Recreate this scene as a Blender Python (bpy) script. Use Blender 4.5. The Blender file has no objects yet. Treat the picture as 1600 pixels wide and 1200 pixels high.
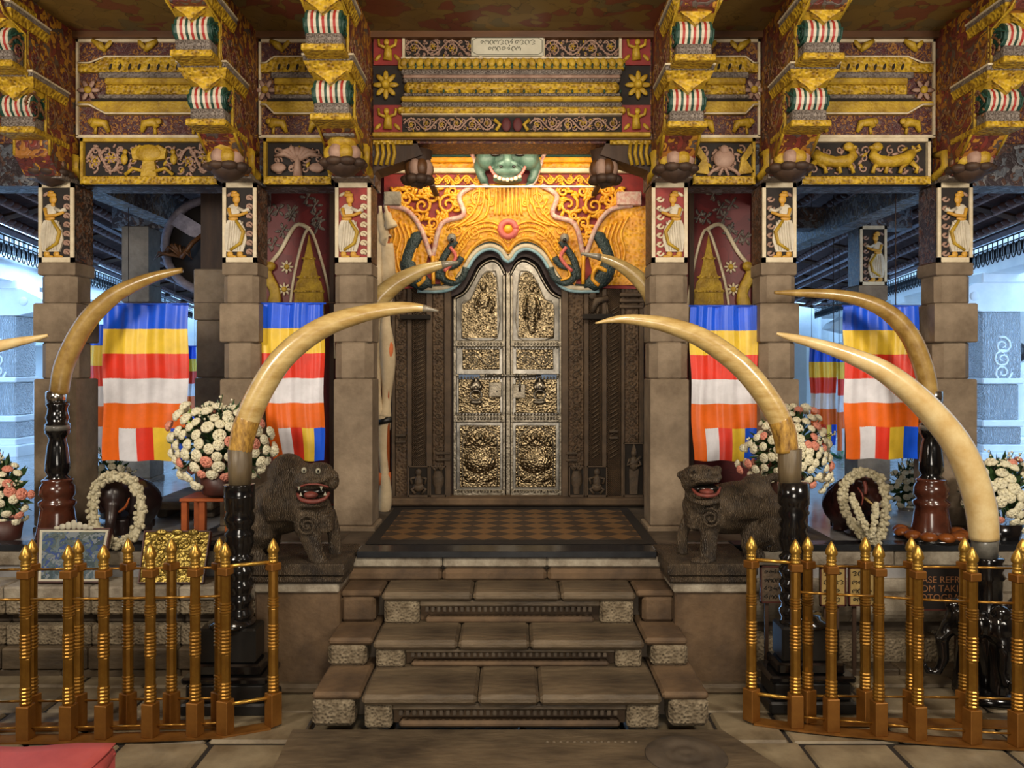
import bpy, bmesh, math, random
from math import sin, cos, pi, radians
from mathutils import Vector, Matrix
from mathutils.geometry import tessellate_polygon
random.seed(7)
SC = bpy.context.scene
COL = SC.collection
# ---------------------------------------------------------------- camera, world, lights, exposure
F, CX, CY, H = 1250.0, 800.0, 570.0, 1.7
cam = bpy.data.cameras.new('camera'); camo = bpy.data.objects.new('camera', cam); COL.objects.link(camo)
camo.location = (0, 0, H); camo.rotation_euler = (pi/2, 0, 0)
cam.sensor_width = 36; cam.lens = F/1600*36; cam.shift_y = -30/1600; cam.clip_end = 200; cam.clip_start = 0.05
SC.camera = camo
w = bpy.data.worlds.new('world'); SC.world = w; w.use_nodes = True
bg = w.node_tree.nodes['Background']; bg.inputs[0].default_value = (0.33, 0.60, 1.0, 1); bg.inputs[1].default_value = 5.0
SC.view_settings.view_transform = 'Standard'; SC.view_settings.look = 'None'
SC.view_settings.gamma = 1; SC.view_settings.use_curve_mapping = False; SC.view_settings.exposure = 0.18

def area(name, loc, target, size, power, col, size_y=None, spread=None):
    l = bpy.data.lights.new(name, 'AREA'); l.energy = power; l.color = col; l.size = size
    if size_y: l.shape = 'RECTANGLE'; l.size_y = size_y
    if spread: l.spread = spread
    o = bpy.data.objects.new(name, l); COL.objects.link(o); o.location = loc
    o.rotation_euler = (Vector(target)-Vector(loc)).to_track_quat('-Z', 'Y').to_euler()
    return o
WARM = (1.0, 0.87, 0.68)
area('hall_lamp', (0.3, 1.3, 3.6), (0, 5.2, 1.3), 0.7, 85, WARM)
area('hall_lamp', (-2.9, 1.6, 2.6), (-2.3, 5.2, 1.9), 0.6, 62, (1, .90, .76))
area('hall_lamp', (2.9, 1.6, 2.6), (2.3, 5.2, 1.9), 0.6, 62, (1, .90, .76))
area('rear_fill_light', (0.0, -0.8, 1.3), (0.0, 4.6, 3.5), 1.4, 62, (1, .91, .78))  # added fill light behind the camera, aimed up to lift ceiling and brackets
area('arch_lamp', (0, 5.42, 3.12), (0, 5.9, 2.72), 1.5, 8.5, (1.0, .86, .62), 0.05)
area('courtyard_daylight', (-4.4, 10.5, 6.2), (-6.8, 11.5, 1.4), 3.0, 800, (.45, .72, 1), 6)
area('courtyard_daylight', (4.4, 10.5, 6.2), (6.8, 11.0, 1.4), 3.0, 800, (.45, .72, 1), 6)

def P(px, py, Y): return Vector(((px-CX)/F*Y, Y, H+(CY-py)/F*Y))
def X(px, Y): return (px-CX)/F*Y
def Z(py, Y): return H+(CY-py)/F*Y

# ---------------------------------------------------------------- materials
def lin(c):
    return tuple(((x/255)/12.92 if x/255 <= .04045 else ((x/255+.055)/1.055)**2.4) for x in c)+(1,)
MATS = {}
def _tree(name):
    m = bpy.data.materials.new(name); m.use_nodes = True; MATS[name] = m
    n = m.node_tree.nodes; l = m.node_tree.links
    b = n['Principled BSDF']; tc = n.new('ShaderNodeTexCoord')
    return m, n, l, b, tc.outputs['Object']
def _map(n, l, co, sc):
    if isinstance(sc, (int, float)): return co
    mp = n.new('ShaderNodeMapping'); mp.inputs['Scale'].default_value = sc; l.new(co, mp.inputs[0]); return mp.outputs[0]
def _ramp(n, l, src, stops, interp='LINEAR'):
    r = n.new('ShaderNodeValToRGB'); r.color_ramp.interpolation = interp
    e = r.color_ramp.elements
    while len(e) < len(stops): e.new(0.5)
    for i, (p, c) in enumerate(stops): e[i].position = p; e[i].color = c
    l.new(src, r.inputs[0]); return r.outputs[0]
def _bump(n, l, b, co, kind, scale, strength, dist=.01):
    if kind == 'voronoi':
        t = n.new('ShaderNodeTexVoronoi'); t.feature = 'SMOOTH_F1'; t.inputs['Scale'].default_value = scale; out = t.outputs['Distance']
    elif kind == 'wave':
        t = n.new('ShaderNodeTexWave'); t.inputs['Scale'].default_value = scale; t.inputs['Distortion'].default_value = 6; t.inputs['Detail'].default_value = 1; t.inputs['Detail Scale'].default_value = 1.6; out = t.outputs['Fac']
    elif kind == 'diag':
        t = n.new('ShaderNodeTexWave'); t.bands_direction = 'DIAGONAL'; t.inputs['Scale'].default_value = scale; t.inputs['Distortion'].default_value = 1.2; out = t.outputs['Fac']
    else:
        t = n.new('ShaderNodeTexNoise'); t.inputs['Scale'].default_value = scale; t.inputs['Detail'].default_value = 5; out = t.outputs['Fac']
    l.new(co, t.inputs['Vector'])
    bm = n.new('ShaderNodeBump'); bm.inputs['Strength'].default_value = strength; bm.inputs['Distance'].default_value = dist
    l.new(out, bm.inputs['Height']); l.new(bm.outputs[0], b.inputs['Normal'])
    return out
def mat(name, c1, c2=None, scale=6, rough=.6, metal=0, bump=0, bs=60, bk='noise', coat=0, dist=.01, stretch=None, cav=0, spec=None):
    m, n, l, b, co = _tree(name)
    if stretch: co = _map(n, l, co, stretch)
    c1 = lin(c1); c2 = lin(c2) if c2 else None
    colout = None
    if c2:
        t = n.new('ShaderNodeTexNoise'); t.inputs['Scale'].default_value = scale; t.inputs['Detail'].default_value = 6; t.inputs['Roughness'].default_value = .65
        l.new(co, t.inputs['Vector']); colout = _ramp(n, l, t.outputs['Fac'], [(.33, c1), (.67, c2)])
    b.inputs['Base Color'].default_value = c1
    b.inputs['Roughness'].default_value = rough; b.inputs['Metallic'].default_value = metal
    if coat: b.inputs['Coat Weight'].default_value = coat; b.inputs['Coat Roughness'].default_value = .12
    if spec is not None: b.inputs['Specular IOR Level'].default_value = spec
    if bump:
        h = _bump(n, l, b, co, bk, bs, bump, dist)
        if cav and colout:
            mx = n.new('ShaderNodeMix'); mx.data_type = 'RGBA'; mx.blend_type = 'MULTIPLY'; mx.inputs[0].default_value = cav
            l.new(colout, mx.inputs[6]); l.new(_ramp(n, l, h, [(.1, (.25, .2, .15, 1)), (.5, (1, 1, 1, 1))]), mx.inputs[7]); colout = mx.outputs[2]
    if colout: l.new(colout, b.inputs['Base Color'])
    return m
def painted(name, cols, scale=14, rough=.5, bump=.5, warp=.35, edge=.06):
    """a painted carving: cells of several colours with curling borders and relief"""
    m, n, l, b, co = _tree(name)
    ns = n.new('ShaderNodeTexNoise'); ns.inputs['Scale'].default_value = scale*.6; ns.inputs['Detail'].default_value = 2; l.new(co, ns.inputs['Vector'])
    ad = n.new('ShaderNodeVectorMath'); ad.operation = 'MULTIPLY_ADD'; l.new(ns.outputs['Color'], ad.inputs[0]); ad.inputs[1].default_value = (warp, warp, warp); l.new(co, ad.inputs[2])
    v = n.new('ShaderNodeTexVoronoi'); v.inputs['Scale'].default_value = scale; l.new(ad.outputs[0], v.inputs['Vector'])
    k = len(cols)
    sp = n.new('ShaderNodeSeparateColor'); l.new(v.outputs['Color'], sp.inputs[0])
    c = _ramp(n, l, sp.outputs[0], [(i/k, lin(q)) for i, q in enumerate(cols)], 'CONSTANT')
    v2 = n.new('ShaderNodeTexVoronoi'); v2.feature = 'DISTANCE_TO_EDGE'; v2.inputs['Scale'].default_value = scale; l.new(ad.outputs[0], v2.inputs['Vector'])
    mx = n.new('ShaderNodeMix'); mx.data_type = 'RGBA'; mx.blend_type = 'MULTIPLY'; mx.inputs[0].default_value = .8
    l.new(c, mx.inputs[6]); l.new(_ramp(n, l, v2.outputs['Distance'], [(0, (.15, .1, .08, 1)), (edge, (1, 1, 1, 1))]), mx.inputs[7])
    l.new(mx.outputs[2], b.inputs['Base Color']); b.inputs['Roughness'].default_value = rough
    bm = n.new('ShaderNodeBump'); bm.inputs['Strength'].default_value = bump; bm.inputs['Distance'].default_value = .01
    l.new(v2.outputs['Distance'], bm.inputs['Height']); l.new(bm.outputs[0], b.inputs['Normal'])
    return m

OCH = (200, 164, 42); OCH2 = (146, 112, 28)
mat('stone', (125, 108, 88), (88, 74, 58), 5, .8, bump=.35, bs=40, cav=0)
mat('stone_dark', (92, 80, 66), (58, 48, 38), 5, .75, bump=.3, bs=30)
mat('stone_step', (114, 98, 76), (56, 46, 35), 3.2, .6, bump=.5, bs=16, dist=.02, stretch=(.6, 1.6, 1.6))
mat('stone_brown', (116, 92, 66), (70, 54, 39), 3.5, .75, bump=.5, bs=20, dist=.015)
mat('stone_rough', (150, 136, 112), (96, 82, 62), 16, .9, bump=1, bs=75, bk='voronoi', dist=.012, cav=.45)
mat('stone_light', (170, 160, 142), (112, 100, 84), 8, .8, bump=.5, bs=50)
mat('pillar_stone', (148, 130, 108), (104, 88, 70), 4, .8, bump=.4, bs=45)
mat('paving', (150, 136, 110), (98, 84, 64), 4, .5, bump=.3, bs=18)
mat('mortar', (40, 33, 26), (28, 22, 18), 6, .9)
mat('carved_jamb', (108, 84, 60), (66, 50, 36), 8, .7, bump=.9, bs=42, bk='diag', dist=.012, cav=.7)
mat('carved_jamb_curl', (112, 88, 62), (70, 52, 38), 8, .7, bump=1, bs=60, bk='voronoi', dist=.012, cav=.8)
mat('jamb_plain', (100, 80, 60), (68, 54, 40), 8, .7, bump=.3, bs=40)
mat('jamb_relief', (96, 78, 58), (60, 48, 36), 20, .65, bump=.4, bs=60)
mat('statue_stone', (98, 82, 62), (48, 39, 31), 11, .65, bump=.9, bs=34, bk='wave', dist=.006, cav=.5)
mat('mouth_red', (128, 60, 48), (84, 38, 32), 24, .6)
mat('eye_white', (150, 146, 128), None, rough=.3)
mat('eye_dark', (20, 16, 14), None, rough=.2)
mat('ochre', OCH, OCH2, 14, .5, bump=.5, bs=60)
mat('ochre_carved', (212, 174, 42), (146, 108, 24), 20, .5, bump=1, bs=55, bk='voronoi', dist=.012, cav=.75)
mat('ochre_arch', (232, 170, 28), (196, 122, 16), 12, .45, bump=1, bs=40, bk='voronoi', dist=.012, cav=.35)
mat('ochre_arch_plain', (240, 178, 40), (210, 135, 25), 14, .4, bump=.3, bs=50)
mat('red_ground', (150, 40, 34), (110, 26, 24), 10, .6)
mat('maroon', (96, 34, 34), (66, 22, 24), 8, .65, bump=.3, bs=40)
mat('pink_scroll', (172, 140, 122), (140, 108, 92), 14, .6)
mat('cream', (222, 208, 178), (190, 172, 140), 12, .55)
mat('cream_vine', (216, 196, 176), (190, 120, 110), 26, .5, bump=.4, bs=70)
mat('flank_paint', (128, 92, 52), (92, 56, 40), 20, .6)
mat('grey_paint', (140, 128, 118), (96, 86, 80), 30, .6, bump=.8, bs=80, bk='voronoi', cav=.7)
mat('white_paint', (214, 204, 184), (180, 168, 146), 12, .5)
mat('green_paint', (34, 72, 58), (22, 52, 44), 12, .5)
mat('crimson_paint', (160, 48, 40), None, rough=.5)
mat('beast_green', (98, 124, 108), (62, 88, 76), 14, .4, bump=.2, bs=30)
mat('teal_dark', (52, 68, 66), (34, 46, 44), 30, .5, bump=.7, bs=90, bk='voronoi')
mat('pink_paint', (212, 108, 96), (190, 84, 78), 20, .5)
mat('pale_blue', (150, 180, 186), (120, 156, 166), 10, .4)
mat('door_dark_wood', (52, 24, 16), (34, 16, 12), 8, .6)  # dark brown wood of the arched door frame and rebate
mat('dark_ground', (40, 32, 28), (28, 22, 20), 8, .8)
mat('wood_dark', (74, 52, 36), (46, 30, 22), 10, .65, bump=.3, bs=30, stretch=(1, 1, .2))
mat('wood_brown', (104, 66, 32), (72, 44, 22), 8, .5, bump=.2, bs=20, stretch=(.15, 1, 1))
mat('wood_orange', (176, 92, 44), (140, 66, 30), 10, .45)
mat('skin_yellow', (206, 160, 60), (184, 128, 40), 14, .5)
mat('ivory', (212, 186, 126), (174, 140, 78), 9, .3, bump=.08, bs=30, coat=.6, stretch=(1, 1, 3))
mat('ivory_pale', (226, 204, 152), (204, 170, 110), 9, .3, bump=.08, bs=30, coat=.6)
mat('ivory_amber', (184, 152, 86), (138, 104, 46), 12, .35, bump=.1, bs=40, coat=.4)
mat('ivory_root', (206, 160, 72), (104, 70, 26), 48, .45, bump=.4, bs=80, coat=.3, stretch=(1, 1, .35))
mat('horn_tip', (150, 140, 120), (104, 98, 88), 14, .3, coat=.4)
mat('socket', (112, 96, 70), (84, 70, 50), 24, .45, bump=.4, bs=60, stretch=(1, 1, .15))
mat('socket_grey', (120, 118, 110), (80, 78, 74), 14, .3, coat=.5)
mat('black_lacquer', (12, 12, 14), (20, 18, 18), 8, .16, coat=.6)
mat('black_stone', (18, 17, 16), (30, 28, 26), 8, .4)
mat('brown_lacquer', (92, 48, 32), (54, 28, 20), 8, .22, coat=.6)
mat('silver_band', (200, 196, 190), None, rough=.2, metal=1)
mat('brass', (172, 128, 54), (124, 84, 30), 7, .3, metal=.75)
mat('brass_bright', (206, 166, 78), (150, 108, 44), 12, .32, metal=.8)
mat('brass_base', (158, 108, 48), (120, 76, 30), 5, .42, metal=.55)
mat('silver', (146, 136, 120), (102, 94, 80), 20, .32, metal=1, bump=.35, bs=60)
mat('silver_smooth', (132, 126, 116), (88, 84, 78), 9, .28, metal=1, bump=.2, bs=14)
mat('silver_chased', (190, 170, 134), (92, 80, 60), 26, .32, metal=1, bump=.9, bs=70, bk='voronoi', dist=.012, cav=.5)
mat('plate_blue', (70, 84, 104), (50, 62, 80), 14, .3, metal=.6)
mat('roof_tile', (112, 80, 76), (70, 48, 46), 12, .7, bump=.5, bs=40)
mat('eave_grey', (150, 142, 152), (104, 96, 108), 14, .6)
mat('lace_iron', (26, 30, 36), None, rough=.5)
mat('facade', (240, 243, 244), (224, 230, 234), 4, .7, bump=.15, bs=30)
mat('facade_carved', (236, 240, 244), (206, 216, 226), 30, .7, bump=1, bs=26, bk='wave', dist=.02)
mat('terracotta', (120, 62, 56), (90, 44, 40), 8, .7)
mat('beige_wall', (186, 184, 178), (172, 170, 166), 3, .8)
mat('marble_floor', (170, 170, 172), (128, 124, 122), 3, .16)
mat('floor_black', (30, 32, 36), (44, 46, 50), 6, .2)
mat('carpet_dark', (26, 20, 16), (36, 28, 20), 30, .95)
mat('leaf', (52, 84, 36), (30, 52, 26), 20, .5)
mat('leaf_pale', (120, 190, 130), (80, 150, 110), 20, .5)
mat('petal_white', (236, 230, 206), (214, 206, 170), 20, .6)
mat('petal_pink', (226, 156, 132), (204, 122, 104), 20, .6)
mat('petal_garland', (206, 198, 170), (166, 156, 124), 30, .8, bump=.6, bs=90)
mat('elephant_dark', (28, 20, 20), (44, 30, 28), 8, .32)
mat('elephant_brown', (54, 24, 22), (36, 16, 16), 8, .3)
mat('cloth_beige', (206, 186, 152), (180, 158, 126), 10, .8)
mat('cloth_orange', (206, 110, 60), None, rough=.8)
mat('cloth_red', (186, 84, 82), (160, 62, 62), 6, .6)
mat('frame_wood', (84, 42, 34), (54, 28, 22), 8, .45)
mat('gold_plate', (190, 164, 84), (120, 100, 46), 26, .38, metal=.8, bump=.9, bs=60, bk='voronoi')
mat('sign_dark', (34, 30, 28), None, rough=.4)
mat('sign_gold', (176, 150, 92), (140, 116, 70), 12, .5)
mat('sign_ink', (28, 24, 18), None, rough=.6)
mat('sign_letter', (132, 88, 54), None, rough=.6)
mat('plaque', (198, 192, 172), (176, 170, 150), 6, .6)
mat('plaque_ink', (92, 92, 76), None, rough=.6)
mat('lamp_tube', (240, 226, 190), None, rough=.4)
mat('foot_brown', (150, 84, 34), (110, 56, 20), 14, .3)
for nm, c in (('blue', (0, 92, 250)), ('yellow', (255, 214, 62)), ('red', (240, 56, 30)), ('white', (240, 238, 244)), ('orange', (252, 112, 12))):
    m = mat('satin_'+nm, c, tuple(int(x*.86) for x in c), 5, .38)
    m.node_tree.nodes['Principled BSDF'].inputs['Sheen Weight'].default_value = .25
painted('paint_panel', [(84, 40, 40), (70, 34, 36), (150, 96, 36), (84, 40, 40), (92, 50, 48), (150, 104, 44), (74, 36, 38), (96, 70, 66)], 26, warp=.5)
painted('paint_side', [(96, 44, 34), (150, 96, 36), (96, 44, 34), (176, 124, 40), (120, 50, 40), (88, 74, 66)], 16, warp=.4)
painted('paint_ceiling', [(112, 88, 40), (104, 80, 36), (118, 92, 42), (108, 56, 36), (108, 84, 38), (96, 82, 48), (112, 88, 40), (104, 50, 34)], 7, bump=0, warp=.5, edge=.02)
painted('paint_soffit', [(60, 50, 56), (92, 96, 104), (50, 40, 44), (84, 60, 52), (120, 120, 124)], 18, warp=.35)
painted('paint_beam_blue', [(104, 112, 122), (150, 156, 164), (70, 66, 74), (120, 104, 84)], 20, warp=.4)
painted('paint_capital_side', [(74, 58, 48), (112, 72, 44), (60, 48, 40), (120, 102, 88)], 24, warp=.4)
painted('paint_mural', [(112, 34, 34), (104, 30, 32), (112, 34, 34), (96, 28, 30)], 8, bump=0, edge=.01)
painted('photo_print', [(84, 100, 110), (104, 118, 124), (70, 84, 90), (66, 84, 134), (124, 132, 138), (96, 104, 100)], 30, bump=0, warp=.2, edge=.01, rough=.2)
# checked door mat with offset lozenges
m, n, l, b, co = _tree('carpet_check')
mp = n.new('ShaderNodeMapping'); mp.inputs['Rotation'].default_value = (0, 0, pi/4); mp.inputs['Scale'].default_value = (8.6, 8.6, 8.6); l.new(co, mp.inputs[0])
ck = n.new('ShaderNodeTexChecker'); ck.inputs['Scale'].default_value = 1; ck.inputs[1].default_value = lin((112, 82, 46)); ck.inputs[2].default_value = lin((64, 48, 31)); l.new(mp.outputs[0], ck.inputs[0])
l.new(ck.outputs[0], b.inputs['Base Color']); b.inputs['Roughness'].default_value = .95

# ---------------------------------------------------------------- mesh builder
WO = {}
class MB:
    def __init__(s): s.v = []; s.f = []; s.m = []; s.sm = []
    def add(s, vs, fs, m=0, smooth=False):
        o = len(s.v); s.v.extend(Vector(v) for v in vs)
        for f in fs: s.f.append([i+o for i in f]); s.m.append(m); s.sm.append(smooth)
        return s
    def box(s, x0, x1, y0, y1, z0, z1, m=0, bev=0):
        if x0 > x1: x0, x1 = x1, x0
        if y0 > y1: y0, y1 = y1, y0
        if z0 > z1: z0, z1 = z1, z0
        b = min(bev, (x1-x0)*.45, (y1-y0)*.45, (z1-z0)*.45)
        if b <= 0:
            return s.add([(x0, y0, z0), (x1, y0, z0), (x1, y1, z0), (x0, y1, z0), (x0, y0, z1), (x1, y0, z1), (x1, y1, z1), (x0, y1, z1)],
                  [(0, 3, 2, 1), (4, 5, 6, 7), (0, 1, 5, 4), (1, 2, 6, 5), (2, 3, 7, 6), (3, 0, 4, 7)], m)
        t = bmesh.new(); bmesh.ops.create_cube(t, size=1)
        for q in t.verts: q.co = Vector((x0+(q.co.x+.5)*(x1-x0), y0+(q.co.y+.5)*(y1-y0), z0+(q.co.z+.5)*(z1-z0)))
        bmesh.ops.bevel(t, geom=t.edges[:], offset=b, segments=1, affect='EDGES')
        t.verts.ensure_lookup_table()
        s.add([q.co.copy() for q in t.verts], [[q.index for q in f.verts] for f in t.faces], m); t.free(); return s
    def prism(s, poly, y0, y1, m=0):
        """polygon [(x, z)] extruded from y0 (front) to y1"""
        n = len(poly)
        if sum(poly[i][0]*poly[(i+1) % n][1]-poly[(i+1) % n][0]*poly[i][1] for i in range(n)) < 0: poly = poly[::-1]
        vs = [(x, y0, z) for x, z in poly]+[(x, y1, z) for x, z in poly]
        fs = [(i, i+n, (i+1) % n+n, (i+1) % n) for i in range(n)]
        if n > 4:
            for a, b, c in tessellate_polygon([[Vector((x, z, 0)) for x, z in poly]]):
                (xa, za), (xb, zb), (xc, zc) = poly[a], poly[b], poly[c]
                if (xb-xa)*(zc-za)-(xc-xa)*(zb-za) < 0: b, c = c, b
                fs.append((a, b, c)); fs.append((a+n, c+n, b+n))
        else: fs.append(tuple(range(n))); fs.append(tuple(range(n, 2*n))[::-1])
        return s.add(vs, fs, m)
    def prismx(s, poly, x0, x1, m=0):
        """polygon [(y, z)] extruded along x"""
        a = MB(); a.prism(poly, x0, x1)
        s.add([(v.y, v.x, v.z) for v in a.v], [f[::-1] for f in a.f], m); return s
    def lathe(s, prof, cx, cy, n=20, m=0, sy=1, a0=0, a1=2*pi, smooth=True, mfn=None):
        full = abs(a1-a0-2*pi) < 1e-6; k = n if full else n+1; vs = []; fs = []
        for r, z in prof:
            for i in range(k):
                a = a0+(a1-a0)*i/n; vs.append((cx+r*cos(a), cy+r*sin(a)*sy, z))
        for j in range(len(prof)-1):
            for i in range(n):
                i2 = (i+1) % k
                fs.append((j*k+i, j*k+i2, (j+1)*k+i2, (j+1)*k+i))
        if full:
            fs.append(tuple(range(k))[::-1]); fs.append(tuple((len(prof)-1)*k+i for i in range(k)))
        return s.add(vs, fs, m, smooth)
    def tube(s, pts, rad, n=8, m=0, sy=1.0, smooth=True, cap=True):
        pts = [Vector(p) for p in pts]; k = len(pts)
        if not hasattr(rad, '__len__'): rad = [rad]*k
        vs = []; fs = []; up = Vector((0, 1, 0))
        for i, p in enumerate(pts):
            t = (pts[min(i+1, k-1)]-pts[max(i-1, 0)])
            if t.length < 1e-9: t = Vector((0, 0, 1))
            t.normalize(); r = up if abs(t.dot(up)) < .92 else Vector((1, 0, 0)) if abs(t.x) < .8 else Vector((0, 0, 1))
            u = t.cross(r).normalized(); v = u.cross(t).normalized()
            for j in range(n):
                a = 2*pi*j/n; vs.append(p+u*cos(a)*rad[i]+v*sin(a)*rad[i]*sy)
        for i in range(k-1):
            for j in range(n):
                j2 = (j+1) % n; fs.append((i*n+j, i*n+j2, (i+1)*n+j2, (i+1)*n+j))
        if cap: fs.append(tuple(range(n))[::-1]); fs.append(tuple((k-1)*n+j for j in range(n)))
        return s.add(vs, fs, m, smooth)
    def ell(s, c, r, m=0, nu=12, nv=8, rot=None, smooth=True):
        if not hasattr(r, '__len__'): r = (r, r, r)
        c = Vector(c); vs = []; fs = []
        R = Matrix.Rotation(rot[0], 3, rot[1]) if rot else None
        def q(a, b):
            p = Vector((r[0]*sin(b)*cos(a), r[1]*sin(b)*sin(a), r[2]*cos(b)))
            return c+(R @ p if R else p)
        vs.append(q(0, 0))
        for j in range(1, nv):
            for i in range(nu): vs.append(q(2*pi*i/nu, pi*j/nv))
        vs.append(q(0, pi)); L = len(vs)-1
        for i in range(nu):
            i2 = (i+1) % nu; fs.append((0, 1+i, 1+i2)); fs.append((L, L-nu+i2, L-nu+i))
            for j in range(nv-2): fs.append((1+j*nu+i, 1+(j+1)*nu+i, 1+(j+1)*nu+i2, 1+j*nu+i2))
        return s.add(vs, fs, m, smooth)
    def xf(s, M):
        s.v = [M @ v for v in s.v]; return s
    def join(s, o, m=None, off=(0, 0, 0)):
        b = len(s.v); s.v.extend(v+Vector(off) for v in o.v)
        for f, mm, sm in zip(o.f, o.m, o.sm): s.f.append([i+b for i in f]); s.m.append(mm if m is None else m); s.sm.append(sm)
        return s
    def build(s, name, mats, parent=None, origin=None):
        if isinstance(mats, str): mats = [mats]
        if origin is None:
            xs = [v.x for v in s.v]; ys = [v.y for v in s.v]; zs = [v.z for v in s.v]
            origin = Vector(((min(xs)+max(xs))/2, (min(ys)+max(ys))/2, min(zs)))
        origin = Vector(origin)
        me = bpy.data.meshes.new(name); me.from_pydata([tuple(v-origin) for v in s.v], [], s.f)
        for q in mats: me.materials.append(MATS[q])
        me.polygons.foreach_set('material_index', s.m); me.polygons.foreach_set('use_smooth', s.sm); me.update()
        o = bpy.data.objects.new(name, me); COL.objects.link(o)
        WO[o.name] = origin
        if parent: o.parent = parent; o.location = origin-WO[parent.name]
        else: o.location = origin
        return o
def empty(name, loc):
    o = bpy.data.objects.new(name, None); COL.objects.link(o); o.location = loc; o.empty_display_size = .1
    WO[o.name] = Vector(loc); return o
def tag(o, label=None, cat=None, group=None, kind=None):
    if label: o['label'] = label
    if cat: o['category'] = cat
    if group: o['group'] = group
    if kind: o['kind'] = kind
    return o
def copy_tree(o, off, parent=None):
    c = o.copy(); COL.objects.link(c); c.parent = parent
    if parent is None: c.location = o.location+Vector(off); WO[c.name] = WO[o.name]+Vector(off)
    else: WO[c.name] = WO[o.name]+Vector(off)
    for ch in list(o.children): copy_tree(ch, off, c)
    return c
def struct(mb, name, mats, parent=None, label=None):
    o = mb.build(name, mats, parent)
    if parent is None: o['kind'] = 'structure'
    if label: o['label'] = label
    return o
def cr(pts, n=6):
    """Catmull-Rom through points (tuples of any length)"""
    out = []; k = len(pts)
    for i in range(k-1):
        p0, p1, p2, p3 = pts[max(i-1, 0)], pts[i], pts[i+1], pts[min(i+2, k-1)]
        for j in range(n):
            t = j/n
            out.append(tuple(.5*(2*b+(c-a)*t+(2*a-5*b+4*c-d)*t*t+(-a+3*b-3*c+d)*t**3) for a, b, c, d in zip(p0, p1, p2, p3)))
    out.append(tuple(pts[-1])); return out
def pxpath(pts, Y, n=6): return [P(a, b, Y) for a, b in cr(pts, n)]
def spiral(mb, cx, cz, y, r, a0, turns, sgn, rad, m=0, n=5, steps=16):
    pts = []; 
    for i in range(steps+1):
        t = i/steps; a = a0+sgn*turns*2*pi*t; q = r*(1-t*.85); pts.append((cx+q*cos(a), y, cz+q*sin(a)))
    mb.tube(pts, [rad*(1-.3*i/steps) for i in range(steps+1)], n, m)
def leafblob(mb, x, z, y, r, a, m=0, t=.008):
    mb.ell((x, y, z), (r, t, r*.42), m, 7, 4, rot=(a, 'Y'))
def vine(mb, x0, x1, z0, z1, y, ms=0, mf=1, seed=1, rad=.007):
    """scroll carving: a waving stem with spirals, flowers and leaves"""
    R = random.Random(seed); h = z1-z0; n = max(2, round((x1-x0)/(h*.9))); d = (x1-x0)/n; zc = (z0+z1)/2
    mb.tube([(x0+(x1-x0)*i/(n*8), y, zc+h*.36*sin(pi*i/8)) for i in range(n*8+1)], rad, 5, ms)
    for i in range(n):
        s = 1 if i % 2 == 0 else -1; cx = x0+(i+.5)*d; cz = zc-s*h*.05
        spiral(mb, cx, cz, y, min(h, d)*.33, -pi/2*s, 1.4, s, rad*.9, ms)
        for k in range(6): leafblob(mb, cx+cos(k*pi/3)*h*.12, cz+sin(k*pi/3)*h*.12, y, h*.075, -k*pi/3, mf)
        mb.ell((cx, y-.004, cz), (h*.06, .01, h*.06), mf, 7, 4)
        for k in range(9):
            a = R.uniform(0, 2*pi); rr = R.uniform(.34, .48)*h
            xx = min(max(cx+cos(a)*rr*d/h, x0+h*.05), x1-h*.05); zz = min(max(cz+sin(a)*rr, z0+h*.05), z1-h*.05)
            leafblob(mb, xx, zz, y, h*R.uniform(.06, .1), R.uniform(0, pi), ms)
def beadrow(mb, x0, x1, z, y, r, m=0, step=None, tall=1.0):
    step = step or r*2.4; n = max(1, int((x1-x0)/step))
    for i in range(n): mb.ell((x0+(i+.5)*(x1-x0)/n, y, z), (r, r*.7, r*tall), m, 5, 3)
def organic(mb, name, mats, parent, vox, origin=None, smooth=3, zmin=None):
    if zmin is not None:
        for v in mb.v: v.z = max(v.z, zmin)
    o = mb.build(name, mats, parent, origin)
    r = o.modifiers.new('r', 'REMESH'); r.mode = 'VOXEL'; r.voxel_size = vox; r.use_smooth_shade = True
    if smooth: q = o.modifiers.new('s', 'SMOOTH'); q.iterations = smooth; q.factor = .5
    return o
# ================================================================ THE SETTING
FZ = 0.663                                   # platform floor height
# ---- hall floor: paving stones over mortar
fl = MB().box(-5, 5, -2.6, 4.7, -.08, -.012); floor = struct(fl, 'floor', 'mortar')
R = random.Random(3); y = 2.75
row = 0
while y < 4.6:
    dy = R.uniform(.24, .33); x = -3.3-R.uniform(0, .3)
    while x < 3.4:
        dx = R.uniform(.3, .62)
        MB().box(x+.008, x+dx-.008, y+.008, y+dy-.008, -.05, R.uniform(-.004, .006), bev=.012).build('paving_stone', 'paving', floor)
        x += dx
    y += dy
MB().box(-5, 5, -2.6, 2.75, -.05, 0).build('paved_foreground', 'paving', floor)
# ---- platform floor (polished, dark edge)
pf = MB(); pf.box(-10, 10, 4.62, 17.5, .45, FZ-.004); pf.box(-.92, .90, 4.52, 4.62, .5, FZ-.004)
platform = struct(pf, 'floor_platform', 'marble_floor')
MB().box(-4.95, -1.36, 4.585, 4.70, FZ-.03, FZ+.006, bev=.004).build('edge_strip', 'floor_black', platform)
MB().box(1.27, 4.95, 4.585, 4.70, FZ-.03, FZ+.006, bev=.004).build('edge_strip', 'floor_black', platform)
MB().box(-.86, .80, 4.42, 4.60, FZ-.03, FZ+.005, bev=.004).build('edge_strip', 'floor_black', platform)
for s in (-1, 1):
    MB().box(s*1.0, s*1.9, 4.70, 5.86, FZ-.01, FZ+.004).build('worn_stone_floor', 'stone_dark', platform)
MB().box(-1.0, 1.0, 4.6, 5.9, FZ-.01, FZ+.002).build('worn_stone_floor', 'stone_dark', platform)
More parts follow.
